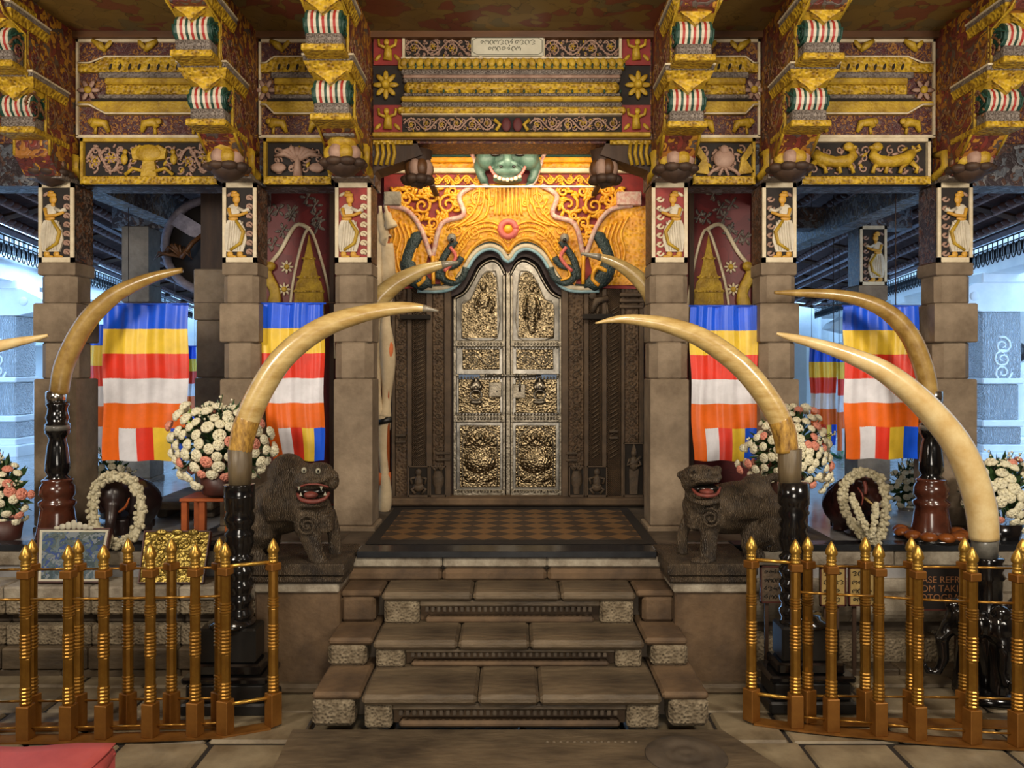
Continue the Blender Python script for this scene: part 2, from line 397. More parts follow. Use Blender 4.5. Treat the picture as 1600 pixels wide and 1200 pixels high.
# ---- plinth walls at the sides of the stairs (profile in y, z)
for side, xa, xb in (('left', -4.95, -1.395), ('right', 1.315, 4.95)):
    plinth = struct(MB().box(xa, xb, 4.66, 4.8, 0, .63), 'wall_plinth_'+side, 'stone_dark')
    if side == 'left':
        zl = Z(912, 4.40)-.006
        for (z0, z1, yf, m_) in ((.415, zl, 4.36, 'stone_light'), (.33, .415, 4.38, 'stone_rough'), (.27, .33, 4.44, 'stone_dark'), (.16, .27, 4.385, 'stone_rough'), (.04, .16, 4.345, 'stone_step')):
            xs = -3.3
            for w_ in (.52, .47, .49, .43): MB().box(xs+.002, xs+w_-.002, yf, 4.58, z0, z1-.002, bev=.01).build('projecting_ledge_stone', m_, plinth); xs += w_
    def course(z0, z1, yf, matn, rnd=0):
        x = xa; Rr = random.Random(int(z0*1000)+len(side))
        while x < xb-.01:
            d = min(Rr.uniform(.55, .95), xb-x); 
            if xb-x-d < .25: d = xb-x
            m_ = MB()
            if rnd:
                pr = [(4.68, z0)]+[(yf+(1-sin(pi*i/6))*rnd, z0+(z1-z0)*i/6) for i in range(7)]+[(4.68, z1)]
                m_.prismx(pr, x+.002, x+d-.002)
            else: m_.box(x+.002, x+d-.002, yf, 4.68, z0, z1, bev=.006)
            m_.build('plinth_stone', matn, plinth); x += d
    course(.545, .632, 4.60, 'stone_light'); course(.47, .545, 4.64, 'stone_dark')
    course(.395, .47, 4.585, 'stone_light' if side == 'right' else 'stone_dark'); course(.24, .395, 4.50, 'stone_light', .05)
    course(.17, .24, 4.60, 'stone_dark'); course(.04, .17, 4.46, 'stone_rough'); course(-.01, .04, 4.36, 'stone_step')
# ---- shrine block behind with its walls
sh = MB(); sh.box(-1.9, 1.9, 6.15, 9.5, FZ, 3.6)
struct(sh, 'wall_shrine_core', 'stone_dark')
for side, xa, xb in (('left', -1.9, X(606, 5.9)), ('right', X(1008, 5.9), 1.86)):
    struct(MB().box(xa, xb, 5.9, 6.16, FZ, 3.5), 'wall_shrine_'+side, 'paint_mural')
struct(MB().box(-1.9, 1.9, 5.25, 6.2, 3.45, 3.6), 'ceiling_vestibule', 'wood_dark')
# ---- hall enclosure (behind and beside the camera)
struct(MB().box(-5, 5, -2.7, 5.0, 3.78, 3.9), 'ceiling', 'paint_ceiling')
struct(MB().box(-5, -4.9, -2.6, 5.1, -.1, 3.9), 'wall_left', 'stone_brown')
struct(MB().box(4.9, 5, -2.6, 5.1, -.1, 3.9), 'wall_right', 'stone_brown')
struct(MB().box(-5, 5, -2.7, -2.6, -.1, 3.9), 'wall_back', 'stone_brown')

# ================================================================ STAIRCASE
st = empty('staircase', (0, 4.0, 0)); st['kind'] = 'structure'
def step(yf, yb, z0, z1, xo0, xo1, xc0, xc1, xi0, xi1, xr0, xr1, first=False, outm='stone_rough'):
    """outer body, carved end blocks, and an overhanging moulded middle over a recess"""
    MB().box(xo0, xo1, yf+.16, yb+.4, z0, z1-.03).build('step_core', 'stone_dark', st)
    tr = MB().box(xo0+.002, (xc0+xo0)/2+(xc0-xo0)*.42, yf+.02, yb+.25, z1-.035, z1, bev=.012); tr.build('tread_end', 'stone_brown', st)
    MB().box((xc1+xo1)/2-(xo1-xc1)*.42, xo1-.002, yf+.02, yb+.25, z1-.035, z1, bev=.012).build('tread_end', 'stone_brown', st)
    n = 3; ww = (xc1-xc0)/n
    R2 = random.Random(int(yf*100))
    cuts = [xc0-.012]+[xc0+ww*(i+1)+R2.uniform(-.12, .12) for i in range(n-1)]+[xc1+.012]
    for i in range(n):
        MB().box(cuts[i]+.002, cuts[i+1]-.002, yf-.02, yb+.25, z1-.045, z1+.001, bev=.016).build('tread_stone', 'stone_step', st)
    MB().box(xo0, xc0-.05, yf+.02, yf+.2, z0, z1-.03, bev=.02).build('outer_block', outm, st)
    MB().box(xc1+.05, xo1, yf+.02, yf+.2, z0, z1-.03, bev=.02).build('outer_block', outm, st)
    for a, b2 in ((xc0, xi0), (xi1, xc1)):
        MB().box(a, b2, yf, yf+.2, z0, z1-.042, bev=.014).build('carved_end_block', 'stone_rough', st)
    zm = z0+(z1-z0)*.30
    mo = MB().box(xi0, xi1, yf+.005, yf+.2, z0+(z1-z0)*.52, z1-.044, bev=.008); mo.build('nosing_band', 'stone_step', st)
    bd = MB(); nb = int((xi1-xi0)/.032)
    for i in range(nb): bd.box(xi0+.03+(xi1-xi0-.06)*i/nb, xi0+.03+(xi1-xi0-.06)*(i+.62)/nb, yf+.012, yf+.1, zm+.008, z0+(z1-z0)*.54, bev=.004)
    tag(bd.build('dentil_row', 'stone_dark', st), kind='stuff')
    MB().box(xi0, xi1, yf+.075, yf+.2, z0, z0+(z1-z0)*.6).build('recess_back', 'stone_brown', st)
    MB().box(xi0+.03, xi1-.03, yf+.02, yf+.12, z0-.002, z0+(z1-z0)*.17, bev=.01).build('worn_ledge', 'stone_brown', st)
step(3.64, 3.95, .04, .20, X(485, 3.64), X(1110, 3.64), X(569, 3.64), X(1030, 3.64), X(612, 3.64), X(980, 3.64), 0, 0)
step(3.95, 4.19, .20, .341, X(510, 3.95), X(1077, 3.95), X(587, 3.95), X(1003, 3.95), X(632, 3.95), X(962, 3.95), 0, 0)
step(4.19, 4.44, .341, .51, X(530, 4.19), X(1056, 4.19), X(600, 4.19), X(990, 4.19), X(655, 4.19), X(938, 4.19), 0, 0, outm='stone_brown')
# top step: light rough band with a ledge below
x0, x1 = X(545, 4.44), X(1041, 4.44)
cuts = [x0, x0+.52, x0+1.1, x1]
for i in range(3):
    MB().box(cuts[i]+.002, cuts[i+1]-.002, 4.44, 4.7, .575, FZ-.03, bev=.01).build('top_band_stone', 'stone_light', st)
    MB().box(cuts[i]+.002-.03*(i == 0), cuts[i+1]-.002+.03*(i == 2), 4.40, 4.7, .505, .572, bev=.02).build('top_ledge_stone', 'stone_brown', st)
MB().box(x0, x1, 4.5, 4.8, .1, .6).build('step_core', 'stone_dark', st)
# moonstone slab at the foot of the stairs
ms = empty('threshold_slab', (0, 3.5, 0)); tag(ms, 'wide worn stone slab at the foot of the stairs', 'slab')
poly = [(-1.2, 2.2), (1.2, 2.2), (X(1150, 3.62)+.14, 3.2), (X(1130, 3.62), 3.64), (X(455, 3.62), 3.64), (X(440, 3.4), 3.2)]
t = MB().prism(poly, -.012, .04); t.v = [Vector((v.x, v.z, .028-v.y)) for v in t.v]; t.f = [f[::-1] for f in t.f]
t.build('slab', 'stone_step', ms)
d = MB(); cx, cy = X(1072, 3.40), 3.40
d.lathe([(.0, .046), (.02, .050), (.05, .052), (.055, .046), (.09, .047), (.1, .054), (.13, .052), (.145, .047), (.17, .046), (.175, .039)][::-1], cx, cy, 36)
d.build('carved_disc', 'stone_dark', ms)
cb = MB(); beadrow(cb, X(850, 3.5), X(1000, 3.5), .036, 3.52, .012); tag(cb.build('carved_border', 'stone_step', ms), kind='stuff')

# ---- guardian pedestals beside the stairs
def pedestal(xa, xb, inner, lab, bx0, bx1):
    r = empty('guardian_pedestal', ((xa+xb)/2, 4.35, 0)); tag(r, lab, 'pedestal')
    MB().box(bx0, bx1, 4.17, 4.62, 0, .53, bev=.01).build('body', 'stone_brown', r)
    MB().box(bx0-.05, bx1+.05, 4.12, 4.62, 0, .05, bev=.015).build('foot_course', 'stone_step', r)
    MB().box(xa+.02, xb-.02, 4.15, 4.62, .515, .57, bev=.008).build('lower_moulding', 'stone_light', r)
    pr = [(4.62, .567)]+[(4.145-.02*sin(pi*i/5), .567+.035*i/5) for i in range(6)]+[(4.62, .602)]
    MB().prismx(pr, xa, xb).build('roll_moulding', 'statue_stone', r)
    MB().box(xa-.01, xb+.01, 4.14, 4.62, .605, .668, bev=.008).build('top_slab', 'statue_stone', r)
    return r
pedestal(X(392, 4.16), X(536, 4.16), 0, 'brown stone pedestal under the open-mouthed lion left of the stairs', X(398, 4.17), X(530, 4.17))
pedestal(X(1046, 4.16), X(1180, 4.16), 0, 'brown stone pedestal under the lion right of the stairs', X(1055, 4.17), X(1178, 4.17))

# ================================================================ COLUMNS
def relief_figure(r, cx, z0, h, yf, flip, parent, white=0):
    """dancing figure in low relief: about h tall, standing at z0, front face y = yf"""
    s = -1 if flip else 1; q = MB()
    def e(x, z, rx, rz, m, ry=.012, rot=0): q.ell((cx+s*x*h, yf, z0+z*h), (rx*h, ry, rz*h), m, 12, 7, rot=(s*rot, 'Y') if rot else None)
    e(0.00, .83, .055, .065, 0); e(-.02, .895, .07, .035, 0); e(-.03, .93, .045, .03, 0)         # head, headdress
    e(.0, .75, .03, .04, 0)
    e(-.04, .66, .095, .11, 1, .014); e(-.045, .56, .075, .05, 0)                                  # blouse, waist
    q.tube([(cx+s*(-.10)*h, yf-.01, z0+.70*h), (cx+s*(-.07)*h, yf-.016, z0+.585*h), (cx+s*.06*h, yf-.016, z0+.60*h), (cx+s*.17*h, yf-.01, z0+.645*h)], [.03*h, .028*h, .025*h, .02*h], 7, 0)
    q.tube([(cx+s*(.03)*h, yf, z0+.70*h), (cx+s*.12*h, yf-.006, z0+.66*h), (cx+s*.19*h, yf-.004, z0+.69*h)], [.03*h, .028*h, .035*h], 7, 1)
    pts = [(-.12, .53), (.06, .53), (.13, .40), (.15, .25), (.10, .08), (-.14, .08), (-.17, .3), (-.15, .46)]
    q.prism([(cx+s*a*h, z0+b*h) for a, b in pts], yf-.008, yf+.02, 1)
    for k in range(6):                                                                               # skirt folds
        a = -.10+.035*k; q.tube([(cx+s*(a+.02)*h, yf-.008, z0+.51*h), (cx+s*a*h, yf-.010, z0+.3*h), (cx+s*(a-.02)*h, yf-.008, z0+.1*h)], .008*h, 5, 1)
    q.tube([(cx+s*.0*h, yf-.012, z0+.53*h), (cx+s*.11*h, yf-.012, z0+.36*h), (cx+s*.07*h, yf-.012, z0+.2*h), (cx+s*(-.08)*h, yf-.012, z0+.1*h)], [.02*h, .03*h, .026*h, .02*h], 7, 2)
    e(-.09, .045, .045, .05, 0); e(.05, .045, .045, .05, 0); e(-.06, .015, .07, .018, 0); e(.08, .015, .07, .018, 0)
    q.build('figure_relief', ['skin_yellow', 'white_paint', 'ochre'], parent)
def column(pxc, Y, lab, ground='dark_ground', flip=False, hw=.112, back=False, panel=True, zt=None, var=1.0):
    x = X(pxc, Y)+0; yc = Y+hw
    r = empty('stone_column', (x, yc, FZ)); tag(r, lab, 'column')
    ztop = zt if zt else 2.835; zc = Z(410, 5.0) if not back else ztop-.52
    def sect(z0, z1, a, ch, name, m='pillar_stone'):
        q = MB(); p = [(-a+ch, -a), (a-ch, -a), (a, -a+ch), (a, a-ch), (a-ch, a), (-a+ch, a), (-a, a-ch), (-a, -a+ch)] if ch else [(-a, -a), (a, -a), (a, a), (-a, a)]
        k = len(p); b_ = .008
        vs = [(x+u*(1-b_/a), yc+v*(1-b_/a), z0) for u, v in p]+[(x+u, yc+v, z0+b_) for u, v in p]+[(x+u, yc+v, z1-b_) for u, v in p]+[(x+u*(1-b_/a), yc+v*(1-b_/a), z1) for u, v in p]
        fs = [tuple(range(k))[::-1], tuple(range(3*k, 4*k))]+[(j*k+i, j*k+(i+1) % k, (j+1)*k+(i+1) % k, (j+1)*k+i) for j in range(3) for i in range(k)]
        q.add(vs, fs); q.build(name, m, r)
    z_1, z_2, z_3, z_4 = Z(430, 5), Z(474, 5), Z(535, 5), Z(592, 5)
    sect(z_1-.001, zc+.002, hw*(1+.04*var), 0, 'neck_block')
    sect(z_2, z_1, hw*(1.04-.05*var), hw*.3, 'upper_shaft')
    sect(z_3, z_2, hw*(1.05+.15*var), 0, 'middle_block')
    sect(z_4, z_3, hw*(1.05-.02*var), hw*.42, 'chamfered_shaft')
    sect(FZ+.03, z_4, hw*(1.05+.12*var), 0, 'lower_shaft')
    sect(FZ-.01, FZ+.03, hw*1.22, 0, 'foot')
    # painted capital block with a framed figure on its face
    sect(zc, ztop, hw*.98, 0, 'capital_block', 'paint_capital_side' if panel else 'pillar_stone')
    if panel:
        yf = Y+.0; q = MB(); a = hw*.98
        q.box(x-a, x+a, yf-.012, yf+.01, zc, zc+.03); q.box(x-a, x+a, yf-.012, yf+.01, ztop-.03, ztop)
        q.box(x-a, x-a+.022, yf-.012, yf+.01, zc, ztop); q.box(x+a-.022, x+a, yf-.012, yf+.01, zc, ztop)
        q.build('capital_frame', 'cream', r)
        MB().box(x-a+.01, x+a-.01, yf-.001, yf+.01, zc+.01, ztop-.01).build('capital_ground', ground, r)
        relief_figure(r, x-.02*(-1 if flip else 1), zc+.03, ztop-zc-.06, yf-.008, flip, r)
        v = MB(); s_ = -1 if flip else 1
        for k in range(7):
            zz = zc+.06+k*(ztop-zc-.1)/7
            spiral(v, x+s_*(a-.05), zz, yf-.004, .026, 0, .8, s_, .008, 0, 5, 8); leafblob(v, x+s_*(a-.045), zz, yf-.004, .022, s_*.6)
        for k in (0, 1): leafblob(v, x-s_*(a-.045), ztop-.07-.09*k, yf-.004, .026, -s_*.6)
        v.build('leaf_relief', 'pink_scroll' if ground == 'dark_ground' else 'cream', r)
    return r
column(89, 5.0, 'stone column with painted capital, leftmost of the front row', hw=.112)
column(375, 5.0, 'stone column with painted capital between the two left flags', hw=.108, var=.5)
column(552, 5.0, 'stone column with red figure capital left of the silver door', 'red_ground', hw=.114, var=0)
column(1046, 5.0, 'stone column with red figure capital right of the silver door', 'red_ground', True, hw=.114, var=0)
column(1217, 5.0, 'stone column with painted capital between the two right flags', flip=True, hw=.108, var=.5)
column(1491, 5.0, 'stone column with painted capital, rightmost of the front row', flip=True, hw=.112)
column(211, 7.1, 'plain topped rear stone column behind the leftmost flag', back=True, panel=False, zt=Z(353, 7.1), hw=.12)
rc = empty('stone_column', (X(330, 6.0), 6.12, FZ)); tag(rc, 'rear stone column half hidden behind the second left front column', 'column')
for z0, z1, h_ in ((FZ-.01, Z(590, 6), .125), (Z(590, 6), Z(500, 6), .115), (Z(500, 6), Z(420, 6), .13)):
    MB().box(X(330, 6)-h_, X(330, 6)+h_, 6.12-h_, 6.12+h_, z0, z1-.002, bev=.008).build('shaft_block', 'pillar_stone', rc)
MB().box(X(330, 6)-.09, X(330, 6)+.09, 6.03, 6.21, Z(420, 6)-.002, 3.2).build('dark_post', 'wood_dark', rc)
column(1364, 7.0, 'rear stone column with small painted capital behind the rightmost flag', back=True, flip=True, zt=Z(353, 7.0), hw=.12)

# ================================================================ ENTABLATURE
XC = [-2.845, -1.70, -.985, .985, 1.668, 2.765]      # axes of the six brackets
WB = .112
ent = struct(MB().box(-4.95, 4.95, 5.06, 5.32, 3.10, 3.78), 'wall_entablature', 'paint_panel')
for s in (-1, 1):
    MB().box(s*.87, s*4.95, 5.08, 5.30, 2.835, 3.11).build('beam', 'paint_soffit', ent)
MB().box(-.88, .88, 5.02, 5.32, 3.115, 3.15).build('lintel_board', 'wood_brown', ent)
MB().box(-4.95, 4.95, 4.98, 5.06, 3.74, 3.785).build('ceiling_moulding', 'wood_brown', ent)

def filler(xa, xb, za, zb, y, seed, par, rows=3, cell=.075, rr=.0075, share=.3, name='filler_scrolls'):
    f = MB(); R = random.Random(seed); nx = max(1, int((xb-xa)/cell)); k = (zb-za)/rows*.36
    for i in range(nx):
        for j in range(rows):
            fx = xa+(xb-xa)*(i+.5)/nx+R.uniform(-.008, .008); fz = za+(zb-za)*(j+.5)/rows+R.uniform(-.004, .004)
            spiral(f, fx, fz, y, min(k, cell*.42), R.uniform(0, 6), 1.1, R.choice((-1, 1)), rr, 0, 4, 9); leafblob(f, fx+R.uniform(-.5, .5)*cell, fz+R.uniform(-.4, .4)*k*2, y-.002, k*.8, R.uniform(0, 3), 1 if R.random() < share else 0)
    return tag(f.build(name, ['pink_scroll', 'ochre'], par), kind='stuff')
def frieze(xa, xb, za, zb, lab, seed, style):
    r = empty('carved_frieze', ((xa+xb)/2, 5.04, za)); tag(r, lab, 'frieze')
    MB().box(xa, xb, 5.03, 5.08, za, zb).build('ground', 'dark_ground', r)
    q = MB(); q.box(xa, xb, 5.0, 5.05, zb-.022, zb); q.box(xa, xa+.018, 5.0, 5.05, za, zb); q.box(xb-.018, xb, 5.0, 5.05, za, zb)
    q.build('frame', 'ochre' if seed % 2 else 'cream', r)
    b_ = MB().box(xa, xb, 4.995, 5.05, za, za+.05, bev=.006); b_.build('lower_band', 'ochre_carved', r)
    v = MB(); xm = (xa+xb)/2; zc = (za+zb)/2+.015; h = zb-za-.08; g = .19*(style != 'scroll')
    if style == 'beasts': g = .36; xm -= .02
    for a_, b_, k_ in ((xa+.03, xm-g, 0), (xm+g, xb-.03, 5)):
        if b_-a_ > .06: v = MB(); vine(v, a_, b_, za+.055, zb-.028, 5.022, 0, 1 if style != 'palm' else 0, seed+k_, .009); v.build('scroll_relief', ['pink_scroll', 'ochre'], r)
    fillr = MB(); Rf = random.Random(seed); nx = int((xb-xa-.06)/.075)
    for i in range(nx):
        for j in range(3):
            fx = xa+.045+(xb-xa-.09)*(i+.5)/nx+Rf.uniform(-.01, .01); fz = za+.075+(zb-za-.12)*(j+.5)/3+Rf.uniform(-.008, .008)
            spiral(fillr, fx, fz, 5.026, .03, Rf.uniform(0, 6), 1.1, Rf.choice((-1, 1)), .0075, 0, 4, 9); leafblob(fillr, fx+Rf.uniform(-.03, .03), fz+Rf.uniform(-.03, .03), 5.024, .024, Rf.uniform(0, 3), 1 if Rf.random() < .3 else 0)
    tag(fillr.build('filler_scrolls', ['pink_scroll', 'ochre'], r), kind='stuff')
    c = MB()
    if style == 'urn':
        c.prism([(xm-.05, za+.05), (xm+.05, za+.05), (xm+.035, zc-.01), (xm+.10, zc+.0), (xm+.11, zc+.06), (xm+.04, zb-.05), (xm-.04, zb-.05), (xm-.11, zc+.06), (xm-.10, zc), (xm-.035, zc-.01)], 5.0, 5.03)
        c.ell((xm, 5.005, zc+.035), (.085, .02, .055)); 
        for s in (-1, 1):
            c.tube([(xm+s*.03, 5.01, za+.08), (xm+s*.10, 5.01, za+.10), (xm+s*.15, 5.01, za+.06)], .012, 6)
            c.tube([(xm, 5.01, zb-.07), (xm+s*.06, 5.01, zb-.05), (xm+s*.10, 5.01, zb-.075)], .012, 6)
            c.ell((xm+s*.155, 5.01, zc-.0), (.022, .014, .035)); c.ell((xm+s*.15, 5.01, zc+.045), (.016, .012, .018))
        c.build('urn_relief', 'ochre', r)
    elif style == 'palm':
        c.tube([(xm, 5.01, za+.05), (xm, 5.01, zc+.03)], [.03, .016], 8)
        for k in range(7):
            a = pi*(.08+.84*k/6); c.tube([(xm, 5.01, zc-.01), (xm+cos(a)*.08, 5.005, zc+.02+sin(a)*.05), (xm+cos(a)*.15, 5.01, zc+.0+sin(a)*.07)], [.014, .02, .008], 6)
        for s in (-1, 1): c.ell((xm+s*.12, 5.005, zc-.055), (.05, .014, .03))
        c.build('palm_relief', 'pink_scroll', r)
    elif style == 'winged':
        c.ell((xm, 5.005, zc), (.07, .02, .06), 0); c.ell((xm, 5.0, zc+.055), (.03, .02, .03), 0)
        for s in (-1, 1):
            c.prism([(xm+s*.09, za+.06), (xm+s*.19, za+.075), (xm+s*.14, zc-.01), (xm+s*.185, zc+.05), (xm+s*.165, zb-.035), (xm+s*.11, zc+.01)], 5.0, 5.03, 1)
            c.tube([(xm, 5.01, zc-.04), (xm+s*.07, 5.01, za+.085), (xm+s*.1, 5.01, za+.055)], .012, 6, 0)
            c.tube([(xm, 5.01, zc-.04), (xm+s*.03, 5.01, za+.055)], .01, 6, 0)
        c.build('winged_relief', ['pink_scroll', 'ochre'], r)
    elif style == 'beasts':
        for s in (-1, 1):
            def p_(a, b): return (xm+s*a, 5.005, zc+b)
            c.tube([p_(.07, .055), p_(.06, .02), p_(.10, -.015), p_(.18, -.02), p_(.27, 0), p_(.31, .04)], [.02, .03, .04, .036, .042, .03], 8)
            c.ell(p_(.09, .075), (.035, .02, .028)); c.ell(p_(.055, .07), (.02, .016, .014))
            for lx, fx in ((.10, .07), (.14, .15), (.28, .24), (.30, .34)): c.tube([p_(lx, -.02), p_(fx, -.055), p_(fx-.01, -.09)], [.02, .012, .013], 6)
            c.tube([p_(.31, .04), p_(.36, .06), p_(.34, .085)], [.014, .01, .014], 6)
        c.build('beast_relief', 'ochre', r)
    return r
zf0, zf1 = 2.83, 3.118
frieze(X(119, 5.03)+.04, XC[1]-WB-.034, zf0, zf1, 'pierced painted frieze with central urn over the leftmost flag', 1, 'urn')
frieze(XC[1]+WB+.034, XC[2]-WB-.034, zf0, zf1, 'pierced painted frieze with pale palm over the second flag from left', 3, 'palm')
frieze(XC[3]+WB+.034, XC[4]-WB-.034, zf0, zf1, 'pierced painted frieze with pale winged figure over the right inner flag', 5, 'winged')
frieze(XC[4]+WB+.034, XC[5]-WB-.034, zf0, zf1, 'painted frieze with two yellow beasts over the rightmost flag', 4, 'beasts')

def moulded_panel(xa, xb, lab, dim=False):
    """painted upper panel: stepped yellow cartouche of horizontal mouldings on a maroon ground"""
    za, zb = 3.135, 3.74
    r = empty('painted_wall_panel', ((xa+xb)/2, 5.04, za)); tag(r, lab, 'panel')
    MB().box(xa, xb, 5.03, 5.07, za, zb).build('ground', 'paint_panel', r)
    q = MB(); q.box(xa, xb, 5.012, 5.05, zb-.016, zb); q.box(xa, xb, 5.012, 5.05, za-.012, za+.006); q.box(xa, xa+.014, 5.012, 5.05, za, zb); q.box(xb-.014, xb, 5.012, 5.05, za, zb)
    q.build('frame', 'cream', r)
    def cart(z0, z1, ins, m, yf, nm):
        MB().box(xa+ins, xb-ins, yf, 5.045, z0, z1, bev=.008).build(nm, m, r)
    e = .09
    w_ = xb-xa; i2 = min(.16, w_*.16)
    z = lambda p: Z(p, 5.0)
    pl = [(xa+.016, z(98)), (xa+i2*.8, z(98)), (xa+i2*1.3, z(88)), (xb-i2*1.3, z(88)), (xb-i2*.8, z(98)), (xb-.016, z(98)), (xb-.016, z(112)), (xa+.016, z(112))]
    MB().prism([p for p in pl], 5.005, 5.045).build('upper_band', 'ochre_carved', r)
    pl = [(xa+.016, z(165)), (xa+i2*.6, z(165)), (xa+i2*1.3, z(178)), (xb-i2*1.3, z(178)), (xb-i2*.6, z(165)), (xb-.016, z(165)), (xb-.016, z(158)), (xa+.016, z(158))]
    MB().prism(pl, 5.005, 5.045).build('lower_band', 'ochre', r)
    k = MB(); pts = [(xa+.016, 5.0, z(163)), (xa+i2*.6, 5.0, z(163)), (xa+i2*1.3, 5.0, z(177)), (xb-i2*1.3, 5.0, z(177)), (xb-i2*.6, 5.0, z(163)), (xb-.016, 5.0, z(163))]
    k.tube(pts, .007, 5); pts = [(a, b, z(88)+(z(163)-c)*.8) for a, b, c in pts]; k.tube([(a, b, min(c, z(88))) for a, b, c in [(p[0], p[1], z(98)) for p in pts[:2]]+[(p[0], p[1], z(87)) for p in pts[2:4]]+[(p[0], p[1], z(98)) for p in pts[4:]]], .006, 5)
    k.build('outline', 'cream', r)
    cart(z(122), z(112), i2, 'grey_paint', 4.995, 'bead_band'); cart(z(132), z(122), i2*1.3, 'ochre', 4.985, 'shelf_moulding')
    cart(z(148), z(132), i2*1.3, 'ochre_carved', 4.995, 'carved_moulding'); cart(z(154), z(148), i2, 'grey_paint', 4.985, 'thin_moulding'); cart(z(158), z(154), i2*.7, 'dark_ground', 4.99, 'dark_moulding')  # the last strip is a thin dark moulding
    dk = MB(); n = int((w_-2.6*i2)/.055)
    for i in range(n):
        x = xa+1.3*i2+(w_-2.6*i2)*(i+.5)/n; dk.ell((x, 5.003, z(104)), (.009, .006, .022), 0, 6, 4, rot=(.3, 'Y'))
    dk.build('dark_petals', 'dark_ground', r)
    v = MB()
    for s, xx in ((1, xa+i2*.55), (-1, xb-i2*.55)):
        for a in range(6): leafblob(v, xx+.04*cos(a*pi/3), z(140)+.04*sin(a*pi/3), 5.01, .035, -a*pi/3, 0)
        v.ell((xx, 5.0, z(140)), (.024, .016, .024), 1)
    v.build('side_rosettes', ['pink_scroll', 'ochre'], r)
    g = MB(); n = max(2, int(w_/.26))
    for i in range(n):
        xx = xa+w_*(i+.5)/n; s = 1 if i % 2 else -1
        g.tube([(xx-s*.05, 5.02, z(205)), (xx-s*.03, 5.012, z(192)), (xx+s*.03, 5.012, z(190)), (xx+s*.05, 5.012, z(198))], [.012, .026, .03, .018], 7); g.ell((xx+s*.055, 5.01, z(189)), (.024, .012, .02)); g.tube([(xx+s*.03, 5.02, z(195)), (xx+s*.035, 5.02, z(208))], .01, 5)
        g.tube([(xx-s*.03, 5.02, z(78)), (xx, 5.012, z(70)), (xx+s*.05, 5.012, z(62))], [.012, .026, .012], 7); leafblob(g, xx-s*.05, z(68), 5.015, .04, s*.9)
    g.build('animal_reliefs', 'ochre', r)
    return r
moulded_panel(XC[0]+WB, XC[1]-WB, 'tall painted panel with yellow mouldings above the leftmost flag')
moulded_panel(XC[1]+WB, XC[2]-WB, 'narrow painted panel with yellow mouldings left of the centre bay')
moulded_panel(XC[3]+WB, XC[4]-WB, 'narrow painted panel with yellow mouldings right of the centre bay')
moulded_panel(XC[4]+WB, XC[5]-WB, 'tall painted panel with yellow mouldings above the rightmost flag')

# centre bay
xa, xb = -.872, .868
r = empty('centre_cornice', (0, 5.04, 3.14)); tag(r, 'wide yellow carved cornice over the silver door bay', 'cornice')
z = lambda p: Z(p, 5.0)
MB().box(xa, xb, 5.03, 5.07, 3.13, 3.76).build('ground', 'dark_ground', r)
MB().box(xa, xb, 4.99, 5.05, z(55), z(49)).build('top_edge', 'ochre', r)
MB().box(xa, xb, 4.985, 5.05, z(214), z(207), bev=.006).build('bottom_edge', 'ochre', r)
for s in (-1, 1):
    for nm, a, b2 in (('upper_corner_panel', 55, 100), ('lower_corner_panel', 163, 207)):
        MB().box(s*.69, s*.868, 5.015, 5.05, z(b2), z(a)).build(nm, 'red_ground', r)
    f = MB()
    for zz in (z(78), z(186)):
        f.tube([(s*.78, 5.01, zz-.06), (s*.775, 5.0, zz), (s*.785, 5.0, zz+.03)], [.03, .024, .012], 8); f.ell((s*.785, 5.0, zz+.05), (.018, .012, .02)); 
        for q in (-1, 1): f.tube([(s*.78, 5.0, zz+.01), (s*.78+q*.05, 5.0, zz+.03), (s*.78+q*.055, 5.0, zz+.065)], .01, 6); leafblob(f, s*.78+q*.06, zz-.045, 5.01, .03, q*.8)
    f.build('corner_figures', 'ochre', r)
    c = MB()
    for a in range(8): leafblob(c, s*.79+.045*cos(a*pi/4), z(132)+.055*sin(a*pi/4), 5.005, .04, -a*pi/4)
    c.ell((s*.79, 4.995, z(132)), .028); c.build('side_rosette', 'ochre', r)
    v = MB(); vine(v, *(sorted((s*.20, s*.675))), z(88), z(57), 5.018, 0, 1, 11+s, .006); v.build('scroll_relief', ['pink_scroll', 'ochre'], r)
    q = MB(); 
    for xx in (s*.195, s*.678): q.box(xx-.008, xx+.008, 5.0, 5.05, z(91), z(56))
    q.build('divider', 'cream', r)
for s in (-1, 1):
    v = MB(); vine(v, *sorted((s*.11, s*.68)), z(205), z(180), 5.018, 0, 1, 21+s, .006); v.build('lower_scroll_relief', ['pink_scroll', 'ochre'], r)
    filler(*sorted((s*.12, s*.67)), z(204), z(182), 5.022, 31+s, r, 2, .05, .005, .45)
    filler(*sorted((s*.205, s*.67)), z(87), z(59), 5.022, 41+s, r, 3, .045, .005, .3)
    v = MB(); v.ell((s*.035, 5.01, z(194)), (.03, .012, .045), 1); v.tube([(s*.11, 5.01, z(186)), (s*.075, 5.01, z(194)), (s*.10, 5.01, z(203))], .012, 6, 0); v.build('centre_bird', ['ochre', 'maroon'], r)
def hb(p0, p1, yf, m, nm, ins=0, bev=.008): MB().box(xa+.18+ins, xb-.18-ins, yf, 5.05, z(p1), z(p0), bev=bev).build(nm, m, r)
hb(90, 92.5, 4.985, 'cream', 'white_line', -.0, .002); hb(178, 180, 4.985, 'cream', 'white_line', 0, .002)
hb(92, 108, 4.99, 'ochre', 'leaf_band', -.02); hb(108, 117, 4.995, 'grey_paint', 'bead_band'); hb(117, 123, 4.99, 'pink_scroll', 'pink_band', .01)
hb(123, 129, 4.985, 'grey_paint', 'bead_band', .01); hb(129, 146, 4.975, 'ochre_carved', 'petal_moulding', .02, .018); hb(146, 152, 4.985, 'grey_paint', 'bead_band', .01)
